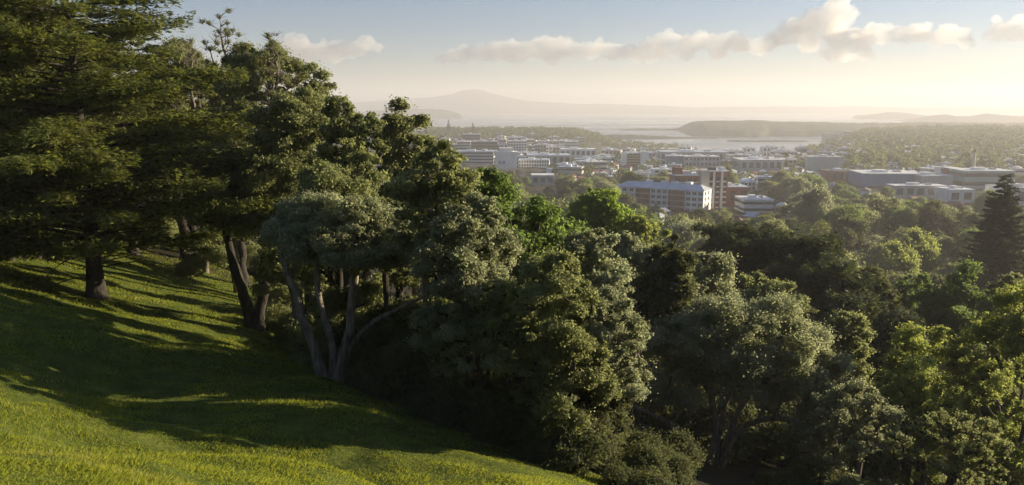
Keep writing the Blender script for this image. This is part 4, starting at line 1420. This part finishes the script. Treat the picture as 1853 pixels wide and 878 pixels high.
# scatter
r_ = np.random.default_rng(2024)
kinds = ['round_tree', 'dark_tree', 'green_tree', 'grey_tree', 'yellow_tree', 'conical_tree']
probs = [.25, .26, .21, .16, .05, .07]
pos, count = [], {k: 0 for k in kinds}
tries = 0
while tries < 26000 and sum(count.values()) < 620:
    tries += 1
    d = 118.0 * (760.0 / 118.0) ** (r_.uniform() ** .8)
    px = r_.uniform(900, 1950)
    if d < 150 and px > 1250 and r_.uniform() < .3:
        pass
    x = px_x(px, d, EYE - 65)
    sc = r_.choice([.5, .7, .85, 1.0, 1.15, 1.4]) * r_.uniform(.9, 1.1) * np.interp(d, [120, 300, 700], [.62, .9, 1.15])
    sep = 6.4 * sc * 1.45
    if pos and np.min(np.hypot(np.array(pos)[:, 0] - x, np.array(pos)[:, 1] - d) - np.array(pos)[:, 2]) < sep * .5:
        continue
    k = kinds[r_.choice(6, p=probs)]
    if count[k] >= 290:
        continue
    z = g1(x, d)
    sz_ = sc * r_.uniform(.75, 1.35)
    hgt = (14.0 if k != 'conical_tree' else 17.5) * sz_
    ptop = project(x, d, z + hgt)[1]
    if not clear_of(x, d, 6.4 * sc, px, ptop, 6.4 * sc * FPX / d):
        continue
    # the hillside trees hide everything left of a line
    if ptop > 640 or (px < 1000 and ptop > 420):
        continue
    pro = MID[k][0]
    lab = MID[k][1] + ' ' + belt_zone(px, d)
    place(k, pro[r_.integers(0, len(pro))], x, d, lab, 'tree', G_BELT, rz=r_.uniform(0, 6.28), scale=sc, sz=sz_)
    pos.append((x, d, sep * .5))
    count[k] += 1
print('belt trees', count)

# dark conifers standing out along the city and the headland
for i, (px, y, top, hw, lab) in enumerate([
        (1005, 830, 284, 7, 'dark slender conifer right of the row of bright bays'), (1471, 700, 310, 11, 'pointed conifer right of the tall palm'), (1418, 700, 318, 16, 'dark bushy conifer under the tall palm'),
        (812, 1900, 216, 5, 'tall pointed pine on the headland skyline left of the far cluster'), (856, 1900, 222, 5, 'shorter pointed pine on the headland skyline'), (1025, 1900, 234, 4, 'little pointed pine on the headland shore')]):
    x, z, H = spec_tree(px, y, top)
    s = H / 17.0
    place('conical_tree', MID['conical_tree'][0][i % 2], x, y, lab, 'tree', 'lone conifers of the city', scale=hw / FPX * y / 4.2, sz=s)

# tree cover between the houses and on the headland, uncountable at this distance
def tree_cover(name, n, pick, label, leaf, seed, size=1.5, cards=46):
    r_ = np.random.default_rng(seed)
    C, N, T = [], [], []
    k = 0
    tries = 0
    while k < n and tries < n * 12:
        tries += 1
        p = pick(r_)
        if p is None:
            continue
        x, y = p
        z = g1(x, y)
        if z < 3:
            continue
        R, H = r_.uniform(3, 8), r_.uniform(6, 15)
        px = CX + FPX * x / (y * cp)
        ptop = project(x, y, z + H)[1]
        if any(math.hypot(x - f[0], y - f[1]) < f[2] * .8 + R * .4 for f in FOOT) or any(px + 5 > s[0] and px - 5 < s[1] and y < s[3] and ptop < s[2] - 3 for s in SIGHT):
            continue
        d = r_.normal(size=(cards, 3))
        d /= np.linalg.norm(d, axis=1, keepdims=True)
        d[:, 2] = np.abs(d[:, 2]) * 1.2 - .25
        c = np.array([x, y, z + H * .55]) + d * np.array([R, R, H * .45]) * r_.uniform(.7, 1.0, (cards, 1))
        C.append(c)
        N.append(d)
        T.append(np.clip(r_.normal(.5, .2, cards) + r_.normal(scale=.2), 0, 1))
        k += 1
    C, N, T = np.concatenate(C), np.concatenate(N), np.concatenate(T)
    v, f = leaf_faces(C, N, size * 1.6, .8, r_, .5)
    me = np_mesh(name, v, f, T)
    tag(link(name, me, M[leaf]), label, 'tree cover', kind='stuff')


def pick_city(r_):
    px = r_.uniform(790, 1880)
    pb = r_.uniform(238, 345) if px > 1000 else r_.uniform(238, 300)
    dens = .35 if px < 1420 else .8
    if px < 1060 and pb < 252:
        dens = 1.0
    if px < 1420 and 255 < pb < 305 and r_.uniform() > dens:
        return None
    if px > 1060 and px < 1480 and pb < 278 and r_.uniform() > .4:
        return None
    d = dist_for(pb)
    return px_x(px, d, EYE - 70), d


def pick_head(r_):
    px = r_.uniform(770, 1260)
    d = r_.uniform(1650, 2350)
    return px_x(px, d, EYE - 70), d


def pick_right(r_):
    px = r_.uniform(1440, 1900)
    d = r_.uniform(900, 2500)
    x = px_x(px, d, EYE - 70)
    if float(fbm(np.array([x / 90.0]), np.array([d / 140.0]), 3, 55)[0]) < r_.uniform(-.25, .1):
        return None
    return x, d


tree_cover('city_treetops', 650, pick_city, 'tree tops filling the gaps between the city roofs', 'leaf_dark', 91)
tree_cover('headland_treetops', 1300, pick_head, 'dense trees on the headland at the edge of the harbour', 'leaf_dark', 92, 1.9, 30)
tree_cover('slope_treetops', 2600, pick_right, 'hazy trees covering the far slope on the right', 'leaf_dark', 93, 2.3, 34)

# ------------------------------------------------------------------ clouds
CLOUD_DENSITY = 0.0042
m = bpy.data.materials.new('cloud_vapour')
m.use_nodes = True
nt = m.node_tree
nt.nodes.clear()
mo = nt.nodes.new('ShaderNodeOutputMaterial')
pv = nt.nodes.new('ShaderNodeVolumePrincipled')
pv.inputs['Density'].default_value = CLOUD_DENSITY
pv.inputs['Anisotropy'].default_value = 0.35
pv.inputs['Color'].default_value = (.99, .99, .99, 1)
nt.links.new(pv.outputs[0], mo.inputs['Volume'])
M['cloud'] = m
CLD = 10500.0


def cloud(seed, puffs, label, voxel=34.0, grow=1.25):
    """puffs: (px, py, radius px) of the billows; grown into one closed billowing body"""
    r_ = np.random.default_rng(seed)
    puffs = list(puffs)
    for a, c in zip(puffs[:-1], puffs[1:]):
        if abs(a[0] - c[0]) < 60:
            puffs.append(((a[0] + c[0]) / 2 + r_.normal() * 4, (a[1] + c[1]) / 2 + 4 + r_.normal() * 3, (a[2] + c[2]) * .42))
    V, F, off = [], [], 0
    import bmesh
    bm = bmesh.new()
    bmesh.ops.create_icosphere(bm, subdivisions=2, radius=1.0)
    sv = np.array([v.co[:] for v in bm.verts])
    sf = np.array([[v.index for v in f.verts] for f in bm.faces])
    bm.free()
    for (px, py, rp) in puffs:
        R = rp * grow / FPX * CLD
        d = ray(px, py)
        c = d / d[1] * CLD + np.array([0, r_.uniform(-.6, .6) * R, EYE])
        n = 16
        subs = [(c, R * .72)]
        for k in range(n):
            q = r_.normal(size=3)
            q /= np.linalg.norm(q)
            q[2] = q[2] * .8 + .15
            subs.append((c + q * R * r_.uniform(.5, .95), R * r_.uniform(.16, .40)))
        for cc, rr in subs:
            sc = np.array([1.15, 1.15, .9]) * rr
            V.append(cc + sv * sc)
            F.append(sf + off)
            off += len(sv)
    V, F = np.concatenate(V), np.concatenate(F)
    cen = V.mean(0)
    me = np_mesh('cloud_raw', V - cen, F)
    o = link('cloud', me)
    o.location = cen
    md = o.modifiers.new('join', 'REMESH')
    md.mode = 'VOXEL'
    md.voxel_size = voxel
    dg = bpy.context.evaluated_depsgraph_get()
    me2 = bpy.data.meshes.new_from_object(o.evaluated_get(dg))
    o.modifiers.clear()
    o.data = me2
    bpy.data.meshes.remove(me)
    me2.name = 'cloud'
    co = np.empty(len(me2.vertices) * 3, np.float32)
    no = np.empty(len(me2.vertices) * 3, np.float32)
    me2.vertices.foreach_get('co', co)
    me2.vertices.foreach_get('normal', no)
    co, no = co.reshape(-1, 3), no.reshape(-1, 3)
    nz = fbm(co[:, 0] / 120 + co[:, 1] / 170, co[:, 2] / 110 + co[:, 1] / 140, 4, seed)
    co = co + no * (nz * 120 + 60 * fbm(co[:, 0] / 45 + co[:, 1] / 60, co[:, 2] / 42 + co[:, 1] / 55, 3, seed + 5))[:, None]
    me2.vertices.foreach_set('co', co.astype(np.float32).ravel())
    me2.update()
    me2.materials.clear()
    me2.materials.append(M['cloud'])
    o.name = 'cloud'
    return tag(o, label, 'cloud', 'clouds over the harbour')


cloud(1, [(528, 88, 24), (556, 96, 20), (585, 92, 18), (618, 90, 18), (650, 86, 16), (664, 76, 12), (682, 88, 12), (600, 104, 16), (540, 110, 18)], 'faint grey cloud bank just right of the ragged skyline trees')
cloud(2, [(800, 108, 10), (830, 102, 12), (865, 96, 14), (900, 92, 15), (935, 90, 15), (962, 92, 14), (990, 86, 15), (1015, 84, 15), (1040, 96, 13), (1075, 90, 15), (1105, 94, 13), (1140, 96, 13), (1165, 96, 16), (1190, 94, 14), (1000, 104, 14), (930, 106, 12)], 'long low cloud bank over the volcanic island', grow=1.6)
cloud(3, [(1190, 80, 16), (1214, 72, 15), (1240, 76, 16), (1262, 70, 15), (1290, 82, 18), (1320, 76, 17), (1348, 84, 17), (1378, 86, 15), (1400, 80, 13), (1300, 100, 14), (1240, 98, 14), (1200, 98, 12)], 'rounded cloud with curled tops over the mouth of the harbour')
cloud(4, [(1412, 70, 20), (1440, 60, 22), (1466, 44, 20), (1490, 30, 18), (1512, 14, 20), (1530, 34, 16), (1500, 60, 24), (1530, 76, 22), (1468, 82, 20), (1560, 70, 18), (1590, 58, 18), (1625, 66, 18), (1660, 58, 17), (1690, 70, 16), (1720, 60, 18), (1748, 78, 14), (1560, 98, 14), (1505, 100, 16)], 'largest cloud with a tall tower on its left')
cloud(5, [(1802, 62, 15), (1825, 52, 16), (1852, 60, 18), (1885, 50, 20), (1920, 60, 20), (1806, 38, 8), (1850, 34, 12)], 'bright cloud running off the right edge of the sky')
